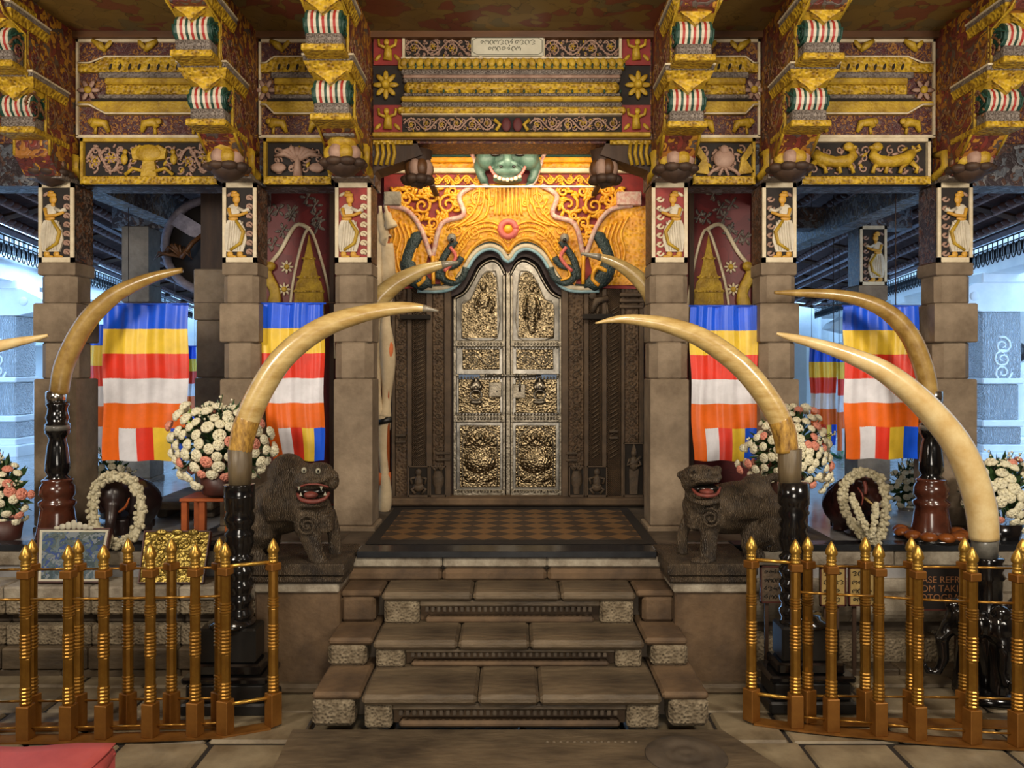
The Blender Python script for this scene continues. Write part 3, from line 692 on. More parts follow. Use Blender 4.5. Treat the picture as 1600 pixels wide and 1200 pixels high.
hb(152, 160, 4.97, 'ochre', 'plain_moulding', 0, .01); hb(160, 168, 4.985, 'grey_paint', 'bead_band'); hb(168, 178, 4.98, 'ochre_carved', 'lower_moulding', -.02)
l = MB(); d = MB(); n = 28
for i in range(n):
    x = -.70+1.4*(i+.5)/n
    l.ell((x, 4.985, z(99)), (.024, .014, .03), 0, 7, 5, rot=(.35*(1 if x < 0 else -1), 'Y')); d.ell((x+.025, 4.986, z(104)), (.008, .008, .018), 0, 5, 4)
    if i % 2: d.ell((x, 4.972, z(145)), (.008, .008, .012), 0, 5, 4)
tag(l.build('leaf_row', 'ochre', r), kind='stuff'); tag(d.build('dark_darts', 'green_paint', r), kind='stuff')
for p, yy in ((112, 4.993), (126, 4.983), (149, 4.983), (164, 4.983)):
    q = MB(); beadrow(q, -.68, .68, z(p), yy, .011); tag(q.build('bead_row', 'grey_paint', r), kind='stuff')
# inscribed plaque with its two lines of script
pq = empty('inscribed_plaque', (X(792, 5.0), 5.0, z(89))); tag(pq, 'small pale grey inscribed plaque at the top of the centre cornice', 'plaque')
MB().box(X(736, 5), X(850, 5), 4.992, 5.03, z(88), z(58), bev=.006).build('board', 'plaque', pq)
q = MB(); a, b2, c, d_ = X(739, 5), X(847, 5), z(86), z(60); e = .025
pts = [(a+e, 4.99, d_), (b2-e, 4.99, d_), (b2, 4.99, d_-e*.6), (b2, 4.99, c+e*.6), (b2-e, 4.99, c), (a+e, 4.99, c), (a, 4.99, c+e*.6), (a, 4.99, d_-e*.6), (a+e, 4.99, d_)]
q.tube(pts, .002, 4); q.build('line_border', 'plaque_ink', pq)
def script_line(mb, x0, x1, z, y, h, seed, rad=.0022, m=0):
    """a line of rounded looping letters"""
    R = random.Random(seed); x = x0
    while x < x1-h*.5:
        k = R.randint(0, 4); w_ = h*R.uniform(.75, 1.15)
        cxx = x+w_/2
        if k == 0: mb.tube([(cxx+w_*.4*cos(a), y, z+h*.45*sin(a)) for a in [i*pi/6-.6 for i in range(11)]], rad, 4, m)
        elif k == 1: spiral(mb, cxx, z, y, w_*.45, 0, 1.3, 1, rad, m, 4, 10)
        elif k == 2: mb.tube([(x, y, z+h*.3), (cxx, y, z+h*.5), (x+w_*.9, y, z+h*.2), (cxx, y, z), (x+w_*.9, y, z-h*.3), (x+w_*.3, y, z-h*.45)], rad, 4, m)
        elif k == 3: mb.tube([(x+.1*w_, y, z-h*.4), (x, y, z+h*.1), (x+w_*.3, y, z+h*.45), (cxx, y, z), (x+w_*.7, y, z+h*.45), (x+w_, y, z+h*.1), (x+w_*.9, y, z-h*.4)], rad, 4, m)
        else: spiral(mb, cxx, z-h*.05, y, w_*.42, pi, 1.1, -1, rad, m, 4, 10); mb.tube([(cxx, y, z+h*.4), (cxx+w_*.3, y, z+h*.75)], rad, 4, m)
        x += w_*1.12
q = MB(); script_line(q, X(750, 5), X(839, 5), z(67), 4.99, .030, 4); script_line(q, X(762, 5), X(812, 5), z(77), 4.99, .030, 8)
tag(q.build('lettering', 'plaque_ink', pq), kind='stuff')

# ================================================================ SCROLL BRACKETS
def bracket(i, Y1, Y2, lab, Y3=None):
    """stepped bracket: beam body, two striped rolls with cornices, lotus drop"""
    x = XC[i]; Y3 = Y3 or Y2-.16; w0 = WB
    r = empty('scroll_bracket', (x, 5.0, 2.84)); tag(r, lab, 'bracket')
    prof = [(5.06, 2.845), (4.84, 2.845), (4.74, 2.94), (Y1+.14, 3.03), (Y1+.10, 3.06), (Y1+.10, 3.30), (Y2+.12, 3.335), (Y2+.10, 3.37), (Y2+.10, 3.56), (Y3+.08, 3.60), (Y3+.02, 3.66), (1.2, 3.66), (1.2, 3.785), (5.06, 3.785)]
    MB().prismx(prof, x-w0*.93, x+w0*.93).build('bracket_body', 'paint_side', r)
    ed = MB()
    for s in (-1, 1):
        xs = x+s*w0*.93
        for off, rr in ((0, .009), (.045, .005)):
            pts = [(xs, a+off*.6, b2+off) for a, b2 in prof[2:11]]
            ed.tube(pts, rr, 5)
    ed.build('edge_moulding', 'ochre', r)
    for s in (-1, 1):                                    # relief scrolls on the flanks
        v = MB(); v2 = MB(); vine(v, 0, .5, 0, .2, 0, 0, 1, i*3+s, .007)
        v.v = [Vector((x+s*(w0*.93+v_.y), 4.5+v_.x, 3.08+v_.z)) for v_ in v.v]
        if s < 0: v.f = [f[::-1] for f in v.f]
        vine(v2, 0, .62, 0, .18, 0, 0, 1, i*5+s, .007); v2.v = [Vector((x+s*(w0*.93+v_.y), 4.36+v_.x, 3.36+v_.z)) for v_ in v2.v]
        v.build('flank_scrolls', ['flank_paint', 'maroon'], r); v2.build('flank_scrolls', ['flank_paint', 'maroon'], r)
    for Yt, zb in ((Y1, 3.03), (Y2, 3.335)):
        wr = .095; q = MB()
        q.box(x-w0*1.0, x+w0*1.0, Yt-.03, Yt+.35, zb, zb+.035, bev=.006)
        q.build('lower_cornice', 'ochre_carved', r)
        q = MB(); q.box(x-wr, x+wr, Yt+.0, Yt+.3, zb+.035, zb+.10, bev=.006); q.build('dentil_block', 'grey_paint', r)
        beads = MB(); beadrow(beads, x-wr, x+wr, zb+.085, Yt, .010, 0, .021); beadrow(beads, x-wr, x+wr, zb+.055, Yt, .010, 0, .021); tag(beads.build('bead_rows', 'grey_paint', r), kind='stuff')
        # striped roll: segments along x
        roll = MB(); cols = [1, 0, 2, 0, 1, 0, 2, 0, 1, 0, 2, 0, 1]; n = len(cols); zc = zb+.165; yc = Yt+.05; rr = .070
        for k in range(n):
            xa_ = x-wr+2*wr*k/n; xb_ = x-wr+2*wr*(k+1)/n; m_ = 12
            wv = 1
            ra = rr
            vs = []
            for xx in (xa_, xb_):
                for j in range(m_): a = 2*pi*j/m_; vs.append((xx, yc+ra*cos(a)*(.95), zc+ra*sin(a)))
            roll.add(vs, [(j, (j+1) % m_, m_+(j+1) % m_, m_+j) for j in range(m_)]+[tuple(range(m_)), tuple(range(m_, 2*m_))[::-1]], cols[k], False)
        roll.build('striped_roll', ['white_paint', 'green_paint', 'crimson_paint'], r)
        for s in (-1, 1):
            sp = MB(); pts = []
            for k in range(18): t = k/17; a = pi+t*3.6*pi; q_ = rr*(1.0-t*.85); pts.append((x+s*(wr+.004), yc+q_*cos(a), zc+q_*sin(a)))
            pts = [(x+s*(wr+.004), yc+.16, zc+.06), (x+s*(wr+.004), yc+.05, zc+.068)]+pts; sp.tube(pts, .007, 5); sp.build('roll_curl', 'green_paint', r)
        MB().prismx([(Yt-.03, zb+.255), (Yt-.05, zb+.295), (Yt+.35, zb+.295), (Yt+.35, zb+.10), (yc+.03, zb+.21)], x-w0*.9, x+w0*.9).build('roll_backing', 'ochre', r)
        # triangular drop over the roll
        tr = MB(); tr.prism([(x-w0*.85, zb+.262), (x+w0*.85, zb+.262), (x+w0*.55, zb+.236), (x+.03, zb+.215), (x, zb+.18), (x-.03, zb+.215), (x-w0*.55, zb+.236)], Yt-.04, Yt-.0); tr.build('leaf_drop', 'ochre_carved', r)
        q = MB()
        q.add([(x-w0*1.02, Yt-.03, zb+.255), (x+w0*1.02, Yt-.03, zb+.255), (x+w0*1.02, Yt+.3, zb+.255), (x-w0*1.02, Yt+.3, zb+.255),
               (x-w0*1.2, Yt-.075, zb+.30), (x+w0*1.2, Yt-.075, zb+.30), (x+w0*1.2, Yt+.3, zb+.30), (x-w0*1.2, Yt+.3, zb+.30)],
              [(0, 3, 2, 1), (4, 5, 6, 7), (0, 1, 5, 4), (1, 2, 6, 5), (2, 3, 7, 6), (3, 0, 4, 7)]); q.build('upper_cornice', 'ochre_carved', r)
        q = MB(); q.box(x-w0*1.2, x+w0*1.2, Yt-.08, Yt+.3, zb+.30, zb+.325, bev=.003); 
        beadrow(q, x-w0*1.2, x+w0*1.2, zb+.312, Yt-.08, .011, 0, .024, 1.2); q.build('bead_cornice', 'grey_paint', r)
        MB().box(x-w0*1.25, x+w0*1.25, Yt-.088, Yt+.3, zb+.325, zb+.335).build('white_fillet', 'cream', r)
    MB().box(x-w0*1.05, x+w0*1.05, Y3-.06, Y2+.2, 3.67, 3.72, bev=.008).build('top_cornice', 'ochre_carved', r)
    # lotus drop below: yellow collar, grey-green petals, dark hanging carving
    Yl = Y1+.24
    MB().box(x-w0*.8, x+w0*.8, Yl-.06, Yl+.3, 3.0, 3.03, bev=.006).build('bead_collar', 'grey_paint', r)
    q = MB(); q.lathe([(.10, 3.005), (.085, 2.97), (.05, 2.94)], x, Yl+.06, 12, 0); q.build('lotus_collar', 'ochre', r)
    l = MB(); dk = MB()
    for k in range(8):
        a = k*pi/4+pi/8; l.ell((x+.07*cos(a), Yl+.07+.07*sin(a), 2.925), (.045, .045, .05), k % 2, 9, 6)
        dk.ell((x+.095*cos(a), Yl+.08+.085*sin(a), 2.875), (.05, .045, .028), 0, 9, 6)
    dk.lathe([(.02, 2.80), (.06, 2.815), (.10, 2.85), (.10, 2.87), (.05, 2.89)], x, Yl+.09, 12)
    l.build('lotus_petals', ['ochre', 'pink_scroll'], r); dk.build('hanging_bud', 'wood_dark', r)
    for s in (-1, 1):
        e = MB(); e.tube([(x+s*w0*.93, Yl+.30, 3.02), (x+s*w0*.98, Yl+.16, 2.99), (x+s*w0*.98, Yl+.16, 2.93), (x+s*w0*.98, Yl+.26, 2.88), (x+s*w0*.93, Yl+.38, 2.87)], [.02, .03, .026, .03, .02], 7); e.build('flank_leaf', 'ochre', r)
    MB().box(x-w0, x+w0, 4.86, 5.06, 2.835, 2.862).build('rest_block', 'grey_paint', r)
bracket(0, 4.60, 4.40, 'painted scroll bracket above the leftmost front column')
bracket(1, 4.46, 4.26, 'painted scroll bracket above the column between the left flags')
bracket(2, 4.36, 4.18, 'painted scroll bracket above the red capital left of the door')
bracket(3, 4.50, 4.32, 'painted scroll bracket above the red capital right of the door')
bracket(4, 4.48, 4.30, 'painted scroll bracket above the column between the right flags')
bracket(5, 4.50, 4.34, 'painted scroll bracket above the rightmost front column')
# small inward brackets under the centre beam
for s, px, lab in ((-1, 648, 'dark lotus drop bracket at the left end of the centre lintel'), (1, 950, 'dark lotus drop bracket at the right end of the centre lintel')):
    xx = X(px, 5.15); xi = s*.875; r = empty('lotus_bracket', (xi, 5.15, 2.8)); tag(r, lab, 'bracket')
    q = MB(); q.prism([(xi, 3.115), (xx-s*.02, 3.115), (xx-s*.06, 3.03), (xi-s*.02, 2.93), (xi, 2.9)], 5.06, 5.26); q.build('arm', 'wood_dark', r)
    v = MB()
    for k in range(4): v.tube([(xi-s*(.02+.035*k), 5.045, 3.10), (xi-s*(.03+.035*k), 5.04, 3.03), (xi-s*(.012+.035*k), 5.045, 2.96)], .012, 6)
    v.build('arm_leaves', 'ochre', r)
    MB().box(xi-s*.0, xx-s*.0, 5.04, 5.27, 3.09, 3.115).build('bead_collar', 'ochre_carved', r)
    q = MB(); dk = MB()
    for k in range(8):
        a = k*pi/4+pi/8; q.ell((xx-s*.03+.055*cos(a), 5.14+.055*sin(a), 2.955), (.042, .042, .06), k % 2, 9, 6); dk.ell((xx+.02*-s+.07*cos(a), 5.14+.07*sin(a), 2.885), (.045, .045, .03), 0, 9, 6)
    dk.tube([(xx-s*.05, 5.14, 3.08), (xx-s*.04, 5.14, 3.0), (xx-s*.02, 5.14, 2.9), (xx, 5.14, 2.85)], [.07, .06, .07, .05], 9)
    q.build('lotus_petals', ['wood_brown', 'pink_scroll'], r); dk.build('hanging_bud', 'wood_dark', r)
# ================================================================ SILVER DOOR, JAMBS, ARCH
YD = 5.93
mx = lambda p: 1588-p                       # mirror about the door's axis (px)
door = empty('door_1', (X(794, YD), YD, FZ+.1)); tag(door, 'arched double door of chased silver in the carved shrine wall', kind='structure')
LT = [(708, 775), (708, 467), (726, 457), (739, 437), (750, 417), (767, 407), (780, 412), (790, 430), (790, 775)]
def leaf(mir):
    f = (lambda p: mx(p)-1) if mir else (lambda p: p)
    sx = -1 if mir else 1
    pl = [(X(f(a), YD), Z(b, YD)) for a, b in LT]
    L = MB().prism(pl, YD, YD+.05).build('door_leaf', 'silver_smooth', door)
    def B(a, b, c, d, y, m, nm, bev=.006, lab=None):
        x0, x1 = sorted((X(f(a), YD), X(f(c), YD))); q = MB().box(x0, x1, y, YD+.01, Z(d, YD), Z(b, YD), bev=bev); o = q.build(nm, m, L)
        if lab: o['label'] = lab
        return o
    # chased fields
    B(722, 545, 781, 578, YD-.004, 'silver_chased', 'chased_panel'); B(716, 592, 782, 646, YD-.004, 'silver_chased', 'chased_panel')
    B(718, 664, 782, 762, YD-.004, 'silver_chased', 'chased_panel')
    up = [(722, 528), (722, 476), (735, 468), (746, 444), (757, 427), (768, 424), (776, 434), (777, 528)]
    MB().prism([(X(f(a), YD), Z(b, YD)) for a, b in up], YD-.006, YD+.01).build('chased_panel', 'silver_chased', L)
    # rails and stiles
    for a, b, c, d in ((708, 532, 790, 542), (708, 648, 790, 660), (708, 765, 790, 775), (712, 584, 786, 589)): B(a, b, c, d, YD-.022, 'silver', 'rail', .006)
    for a, c in ((708, 714), (785, 790)): B(a, 466 if a < 720 else 430, c, 775, YD-.018, 'silver', 'stile', .005)
    e = [P(f(a), b, YD-.008) for a, b in cr(LT[1:8], 5)]
    MB().tube(e, .012, 6).build('arched_rim', 'silver', L)
    g = [P(f(a), b, YD-.006) for a, b in cr(up[:7]+[(777, 528), (722, 528)], 3)]; MB().tube(g, .005, 5).build('panel_rim', 'silver', L)
    for py in (537, 543, 646, 652, 654, 767, 590):
        s_ = MB(); x0, x1 = sorted((X(f(714), YD), X(f(785), YD))); beadrow(s_, x0, x1, Z(py, YD), YD-.024, .0105, 0, .023); tag(s_.build('stud_row', 'silver', L), kind='stuff')
    # urn relief
    u = MB(); cx = X(f(750), YD)
    prof = [(.05, 741), (.055, 738), (.10, 733), (.118, 722), (.11, 713), (.07, 706), (.03, 700), (.045, 696), (.06, 693), (.03, 688), (.02, 680)]
    u.lathe([(r, Z(p, YD)) for r, p in prof], cx, YD, 20, 0, .3, pi, 2*pi)
    for k in range(7): leafblob(u, cx+(k-3)*.022, Z(690-(3-abs(k-3))*3, YD), YD-.012, .032, pi/2+(k-3)*.3)
    for s in (-1, 1):
        u.tube([(cx+s*.07, YD-.01, Z(700, YD)), (cx+s*.12, YD-.01, Z(706, YD)), (cx+s*.13, YD-.01, Z(722, YD)), (cx+s*.09, YD-.01, Z(728, YD))], .008, 6)
        leafblob(u, cx+s*.06, Z(683, YD), YD-.01, .045, s*.7); leafblob(u, cx+s*.09, Z(694, YD), YD-.01, .04, s*.2); leafblob(u, cx+s*.08, Z(748, YD), YD-.01, .05, -s*.5)
    u.build('urn_relief', 'silver_chased', L)
    ar = [(723, 758), (723, 690), (735, 672), (750, 666), (765, 672), (777, 690), (777, 758)]
    MB().tube([P(f(a), b, YD-.006) for a, b in cr(ar, 4)], .005, 5).build('panel_arch', 'silver', L)
    # small standing figure under a halo / palm
    q = MB(); cx = X(f(757 if not mir else 756), YD)
    if not mir:
        q.ell((cx-.01, YD-.012, Z(447, YD)), (.026, .016, .036)); q.ell((cx-.01, YD-.012, Z(470, YD)), (.05, .02, .07)); q.prism([(cx-.05, Z(480, YD)), (cx+.03, Z(480, YD)), (cx+.0, Z(520, YD)), (cx-.02, Z(520, YD))], YD-.02, YD)
        for s in (-1, 1): q.tube([(cx+s*.04, YD-.015, Z(462, YD)), (cx+s*.07, YD-.015, Z(475, YD)), (cx+s*.045, YD-.015, Z(490, YD))], .012, 6)
        q.tube([(cx-.03, YD-.014, Z(500, YD)), (cx+.0, YD-.014, Z(512, YD)), (cx+.04, YD-.014, Z(498, YD))], .006, 5)
    else:
        q.tube([(cx+.045*cos(a), YD-.012, Z(452, YD)+.06*sin(a)) for a in [i*pi/8-.5 for i in range(17)]], .008, 6)
        q.ell((cx, YD-.014, Z(450, YD)), (.02, .016, .032)); q.ell((cx, YD-.012, Z(478, YD)), (.045, .02, .09)); q.ell((cx, YD-.012, Z(504, YD)), (.034, .018, .09))
        for s in (-1, 1): q.tube([(cx+s*.035, YD-.014, Z(463, YD)), (cx+s*.06, YD-.014, Z(480, YD)), (cx+s*.05, YD-.014, Z(500, YD))], .012, 6)
    q.build('figure_relief', 'silver_chased', L)
    tr = MB(); vine(tr, *sorted((X(f(724), YD), X(f(780), YD))), Z(576, YD), Z(547, YD), YD-.006, 0, 0, 3+mir, .006); tr.build('scroll_relief', 'silver', L)
    # knocker: lion-mask boss with ring; blue plate
    k = MB(); kx, kz = X(f(744), YD), Z(606, YD)
    k.ell((kx, YD-.015, kz+.01), (.045, .03, .055), 0, 14, 8); k.ell((kx, YD-.04, kz), (.016, .02, .02)); k.ell((kx, YD-.03, kz+.05), (.012, .012, .03))
    for s in (-1, 1): k.ell((kx+s*.032, YD-.03, kz+.005), (.014, .014, .02))
    k.build('knocker_boss', 'silver', L)
    k = MB(); k.tube([(kx+.043*cos(a), YD-.05, kz-.052+.036*sin(a)) for a in [i*pi/10 for i in range(21)]], .006, 7, cap=False); k.build('knocker_ring', 'silver_smooth', L)
    k = MB(); k.ell((kx, YD-.012, kz-.105), (.05, .014, .02)); k.build('knocker_rest', 'silver', L)
    B(717, 585, 750, 592, YD-.026, 'plate_blue', 'name_plate', .002, 'narrow blue grey metal plate')
    return L
LA = leaf(False); LB = leaf(True)
# bolt and lock plates
bt = MB(); bt.tube([P(757, 587, YD-.045), P(846, 587, YD-.045)], .007, 8); bt.build('sliding_bolt', 'silver_smooth', door)
bt = MB()
for p in (760, 772, 785, 808, 822): bt.ell(P(p, 587, YD-.045), (.014, .014, .016), 0, 8, 6)
bt.tube([P(813, 587, YD-.05), P(812, 612, YD-.06)], .009, 7); bt.build('bolt_staples', 'silver', door)
MB().box(X(764, YD), X(784, YD), YD-.04, YD, Z(620, YD), Z(597, YD), bev=.004).build('lock_case', 'silver', door)
MB().ell(P(776.5, 611.5, YD-.042), (.005, .003, .006)).build('keyhole', 'sign_ink', door)
MB().box(X(801, YD), X(821, YD), YD-.035, YD, Z(622, YD), Z(600, YD), bev=.004).build('hasp_plate', 'silver', door)
MB().box(X(792, YD)-.006, X(796, YD)+.006, YD-.012, YD+.04, Z(775, YD), Z(415, YD), bev=.003).build('meeting_strip', 'silver', door)

# dark arched frame behind the leaves
BR = [(652, 450), (690, 450), (710, 442), (724, 421), (736, 401), (751, 388), (768, 384), (784, 391), (794, 404)]
BRF = BR+[(mx(a), b) for a, b in BR[:-1][::-1]]
YA = 5.84
MB().box(X(690, 5.98), X(900, 5.98), 5.985, 6.10, FZ, Z(370, 5.98)).build('rebate', 'door_dark_wood', door)
fr = MB()
inn = [(704, 464), (722, 455), (735, 434), (747, 412), (767, 401), (782, 407), (794, 426)]
inn = inn+[(mx(a), b) for a, b in inn[:-1][::-1]]
out = [(a, b+3) for a, b in cr(BRF[1:-1], 3)]
pl = [(X(a, 5.90), Z(b, 5.90)) for a, b in [(690, 462)]+out+[(898, 462)]]+[(X(a, 5.90), Z(b, 5.90)) for a, b in cr(inn, 3)[::-1]]
fr.prism(pl, 5.90, 5.985); fr.build('arched_frame', 'door_dark_wood', door)

# carved stone jambs
def jamb(side, cols, lab):
    j = empty('carved_door_jamb', (X((cols[0][0]+cols[-1][1])/2, 5.87), 5.87, FZ)); tag(j, lab, 'door jamb')
    zt = Z(451, 5.86); zb = FZ+.07
    for a, b, kind in cols:
        xa, xb = X(a, 5.87), X(b, 5.87)
        if kind == 'rib':
            MB().box(xa+.001, xb-.001, 5.845, 5.93, zb, zt, bev=.006).build('plain_rib', 'jamb_plain', j)
        elif kind == 'panel':
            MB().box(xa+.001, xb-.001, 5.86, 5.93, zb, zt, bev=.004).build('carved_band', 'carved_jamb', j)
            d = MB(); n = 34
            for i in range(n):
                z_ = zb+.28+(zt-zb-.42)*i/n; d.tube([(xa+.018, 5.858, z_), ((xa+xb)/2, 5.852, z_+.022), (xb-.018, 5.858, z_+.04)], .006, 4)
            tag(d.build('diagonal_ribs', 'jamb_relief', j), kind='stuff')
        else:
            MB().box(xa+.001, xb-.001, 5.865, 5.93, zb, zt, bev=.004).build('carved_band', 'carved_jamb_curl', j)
            d = MB(); n = 17; xm = (xa+xb)/2; w_ = (xb-xa)*.32
            for i in range(n):
                z_ = zb+.36+(zt-zb-.52)*i/n; spiral(d, xm, z_, 5.862, w_, 0, 1.2, 1 if i % 2 else -1, .006, 0, 4, 9)
            tag(d.build('curl_row', 'jamb_relief', j), kind='stuff')
    return j, zb, zt
colsL = [(612, 618, 'rib'), (618, 636, 'curl'), (636, 644, 'rib'), (644, 666, 'panel'), (666, 676, 'rib'), (676, 694, 'curl'), (694, 705, 'rib')]
colsR = [(877, 888, 'rib'), (888, 912, 'curl'), (912, 920, 'rib'), (920, 940, 'panel'), (940, 948, 'rib'), (948, 970, 'panel'), (970, 976, 'rib'), (976, 998, 'curl'), (998, 1006, 'rib')]
jl, zb, zt = jamb('left', colsL, 'carved brown stone jamb on the left of the silver door')
jr, zb, zt = jamb('right', colsR, 'carved brown stone jamb on the right of the silver door')
def niche(j, a, b, py0, py1, kind):
    xa, xb = X(a, 5.84), X(b, 5.84); z0, z1 = Z(py1, 5.84), Z(py0, 5.84); xm = (xa+xb)/2; w_ = (xb-xa)/2
    MB().box(xa, xb, 5.838, 5.86, z0, z1).build('niche_ground', 'mortar', j)
    q = MB(); t_ = .007
    for c in ((xa, xa+t_, z0, z1), (xb-t_, xb, z0, z1), (xa, xb, z1-t_, z1), (xa, xb, z0, z0+t_*2)): q.box(c[0], c[1], 5.822, 5.85, c[2], c[3])
    q.build('niche_frame', 'jamb_plain', j)
    q = MB(); h = z1-z0
    if kind == 'pot':
        q.lathe([(w_*.35, z0+.02), (w_*.45, z0+.05), (w_*.4, z0+.06), (w_*.72, z0+.10), (w_*.75, z0+.14), (w_*.5, z0+.18), (w_*.55, z0+.19)], xm, 5.84, 14, 0, .5, pi, 2*pi)
        for k in range(5): leafblob(q, xm+(k-2)*w_*.25, z0+.205+.012*(2-abs(k-2)), 5.832, .024, pi/2+(k-2)*.4)
    elif kind == 'dwarf':
        q.ell((xm, 5.832, z1-.045), (w_*.32, .02, .028)); q.ell((xm, 5.83, z0+h*.5), (w_*.42, .022, .05)); q.ell((xm, 5.832, z0+h*.32), (w_*.55, .02, .035))
        for s in (-1, 1):
            q.tube([(xm+s*w_*.3, 5.832, z0+h*.62), (xm+s*w_*.75, 5.828, z0+h*.6), (xm+s*w_*.6, 5.828, z0+h*.42)], .010, 6)
            q.tube([(xm+s*w_*.2, 5.832, z0+h*.33), (xm+s*w_*.7, 5.828, z0+h*.25), (xm+s*w_*.3, 5.828, z0+h*.10)], .012, 6)
    else:
        q.ell((xm, 5.828, z1-.075), (.022, .02, .028)); q.prism([(xm-.016, z1-.055), (xm+.016, z1-.055), (xm+.004, z1-.01), (xm-.004, z1-.01)], 5.82, 5.84)
        q.ell((xm, 5.828, z1-.15), (.034, .02, .055)); q.prism([(xm-.035, z1-.19), (xm+.035, z1-.19), (xm+.025, z0+.02), (xm-.03, z0+.02)], 5.825, 5.842)
        q.tube([(xm-.03, 5.826, z1-.115), (xm-.05, 5.82, z1-.16), (xm+.01, 5.815, z1-.14), (xm+.05, 5.818, z1-.095)], .010, 6); q.tube([(xm+.03, 5.826, z1-.115), (xm+.05, 5.82, z1-.155), (xm+.01, 5.815, z1-.17)], .010, 6)
    q.build('niche_figure', 'jamb_relief', j)
niche(jl, 638, 670, 728, 776, 'dwarf'); niche(jl, 672, 697, 728, 776, 'pot'); niche(jr, 889, 913, 728, 776, 'pot'); niche(jr, 917, 948, 728, 776, 'dwarf'); niche(jr, 974, 1006, 692, 776, 'lady')
for j, a, b, p in ((jl, 681, 704, 706), (jl, 681, 704, 716), (jl, 618, 634, 678), (jl, 618, 634, 688), (jr, 884, 902, 706), (jr, 884, 902, 717), (jr, 952, 966, 672), (jr, 952, 966, 682)):
    MB().box(X(a, 5.84), X(b, 5.84), 5.83, 5.88, Z(p+4, 5.84), Z(p, 5.84), bev=.004).build('stacked_ledge', 'jamb_relief', j)
q = MB(); yy = 5.835
q.tube([P(925, 488, yy), P(932, 470, yy), P(950, 466, yy)], [.014, .03, .022], 7); q.ell(P(926, 462, yy), (.03, .016, .03)); q.tube([P(935, 480, yy), P(933, 494, yy)], .01, 5); q.tube([P(948, 475, yy), P(950, 494, yy)], .01, 5)
q.box(X(916, yy), X(956, yy), yy-.006, 5.87, Z(499, yy), Z(495, yy)); q.build('beast_relief', 'jamb_relief', jr)
MB().box(X(911, 5.8), X(938, 5.8)+.1, 5.76, 5.87, Z(499, 5.8), Z(491, 5.8), bev=.004).build('jutting_shelf', 'mortar', jr)
MB().box(X(626, 5.8), X(672, 5.8), 5.76, 5.87, Z(499, 5.8), Z(492, 5.8), bev=.004).build('jutting_shelf', 'mortar', jl)
for k in range(3): MB().box(X(968, 5.84), X(1006, 5.84), 5.80+.012*k, 5.88, Z(464+k*9, 5.84), Z(458+k*9, 5.84), bev=.006).build('capping_moulding', 'jamb_plain', jr)
# sill under the door
th = struct(MB().box(X(606, 5.8), X(1012, 5.8), 5.76, 6.0, FZ+.02, FZ+.075, bev=.012), 'trim_1', 'stone_brown')
MB().box(X(606, 5.8), X(1012, 5.8), 5.80, 6.0, FZ-.01, FZ+.02).build('sill_foot', 'mortar', th)

# painted dragon arch over the door
arch = empty('dragon_arch', (X(806, YA), YA, 2.26)); tag(arch, 'bright yellow and red dragon arch relief over the silver door', 'arch')
pl = [(600, 452), (600, 210), (1012, 210), (1012, 452)]+[(a, b) for a, b in cr(BRF, 3)[::-1]]
MB().prism([(X(a, YA), Z(b, YA)) for a, b in pl], YA, 5.93).build('ground', 'red_ground', arch)
# borders of the opening: cream, pale blue, dark line
for off, m_, r_, nm in ((0, 'cream', .020, 'cream_border'), (5, 'pale_blue', .014, 'blue_border'), (-5, 'teal_dark', .008, 'dark_border')):
    pts = []
    path = cr(BRF, 4)
    for i, (a, b) in enumerate(path):
        a0, b0 = path[max(i-1, 0)]; a1, b1 = path[min(i+1, len(path)-1)]; tx, ty = a1-a0, b1-b0; L = math.hypot(tx, ty) or 1
        pts.append(P(a-off*ty/L*1, b+off*tx/L*1, YA-.012))
    MB().tube(pts, r_, 6, 0, .8).build(nm, m_, arch)
cen = [(690, 446), (676, 402), (690, 352), (724, 338), (721, 305), (745, 288)]
cen = cen+[(mx(a), b) for a, b in cen[::-1]]
low = cr(BRF[2:-2], 3)[::-1]
MB().prism([(X(a, YA), Z(b, YA)) for a, b in cen+[(a, b-6) for a, b in low]], YA-.022, YA+.01).build('centre_carving', 'ochre_arch', arch)
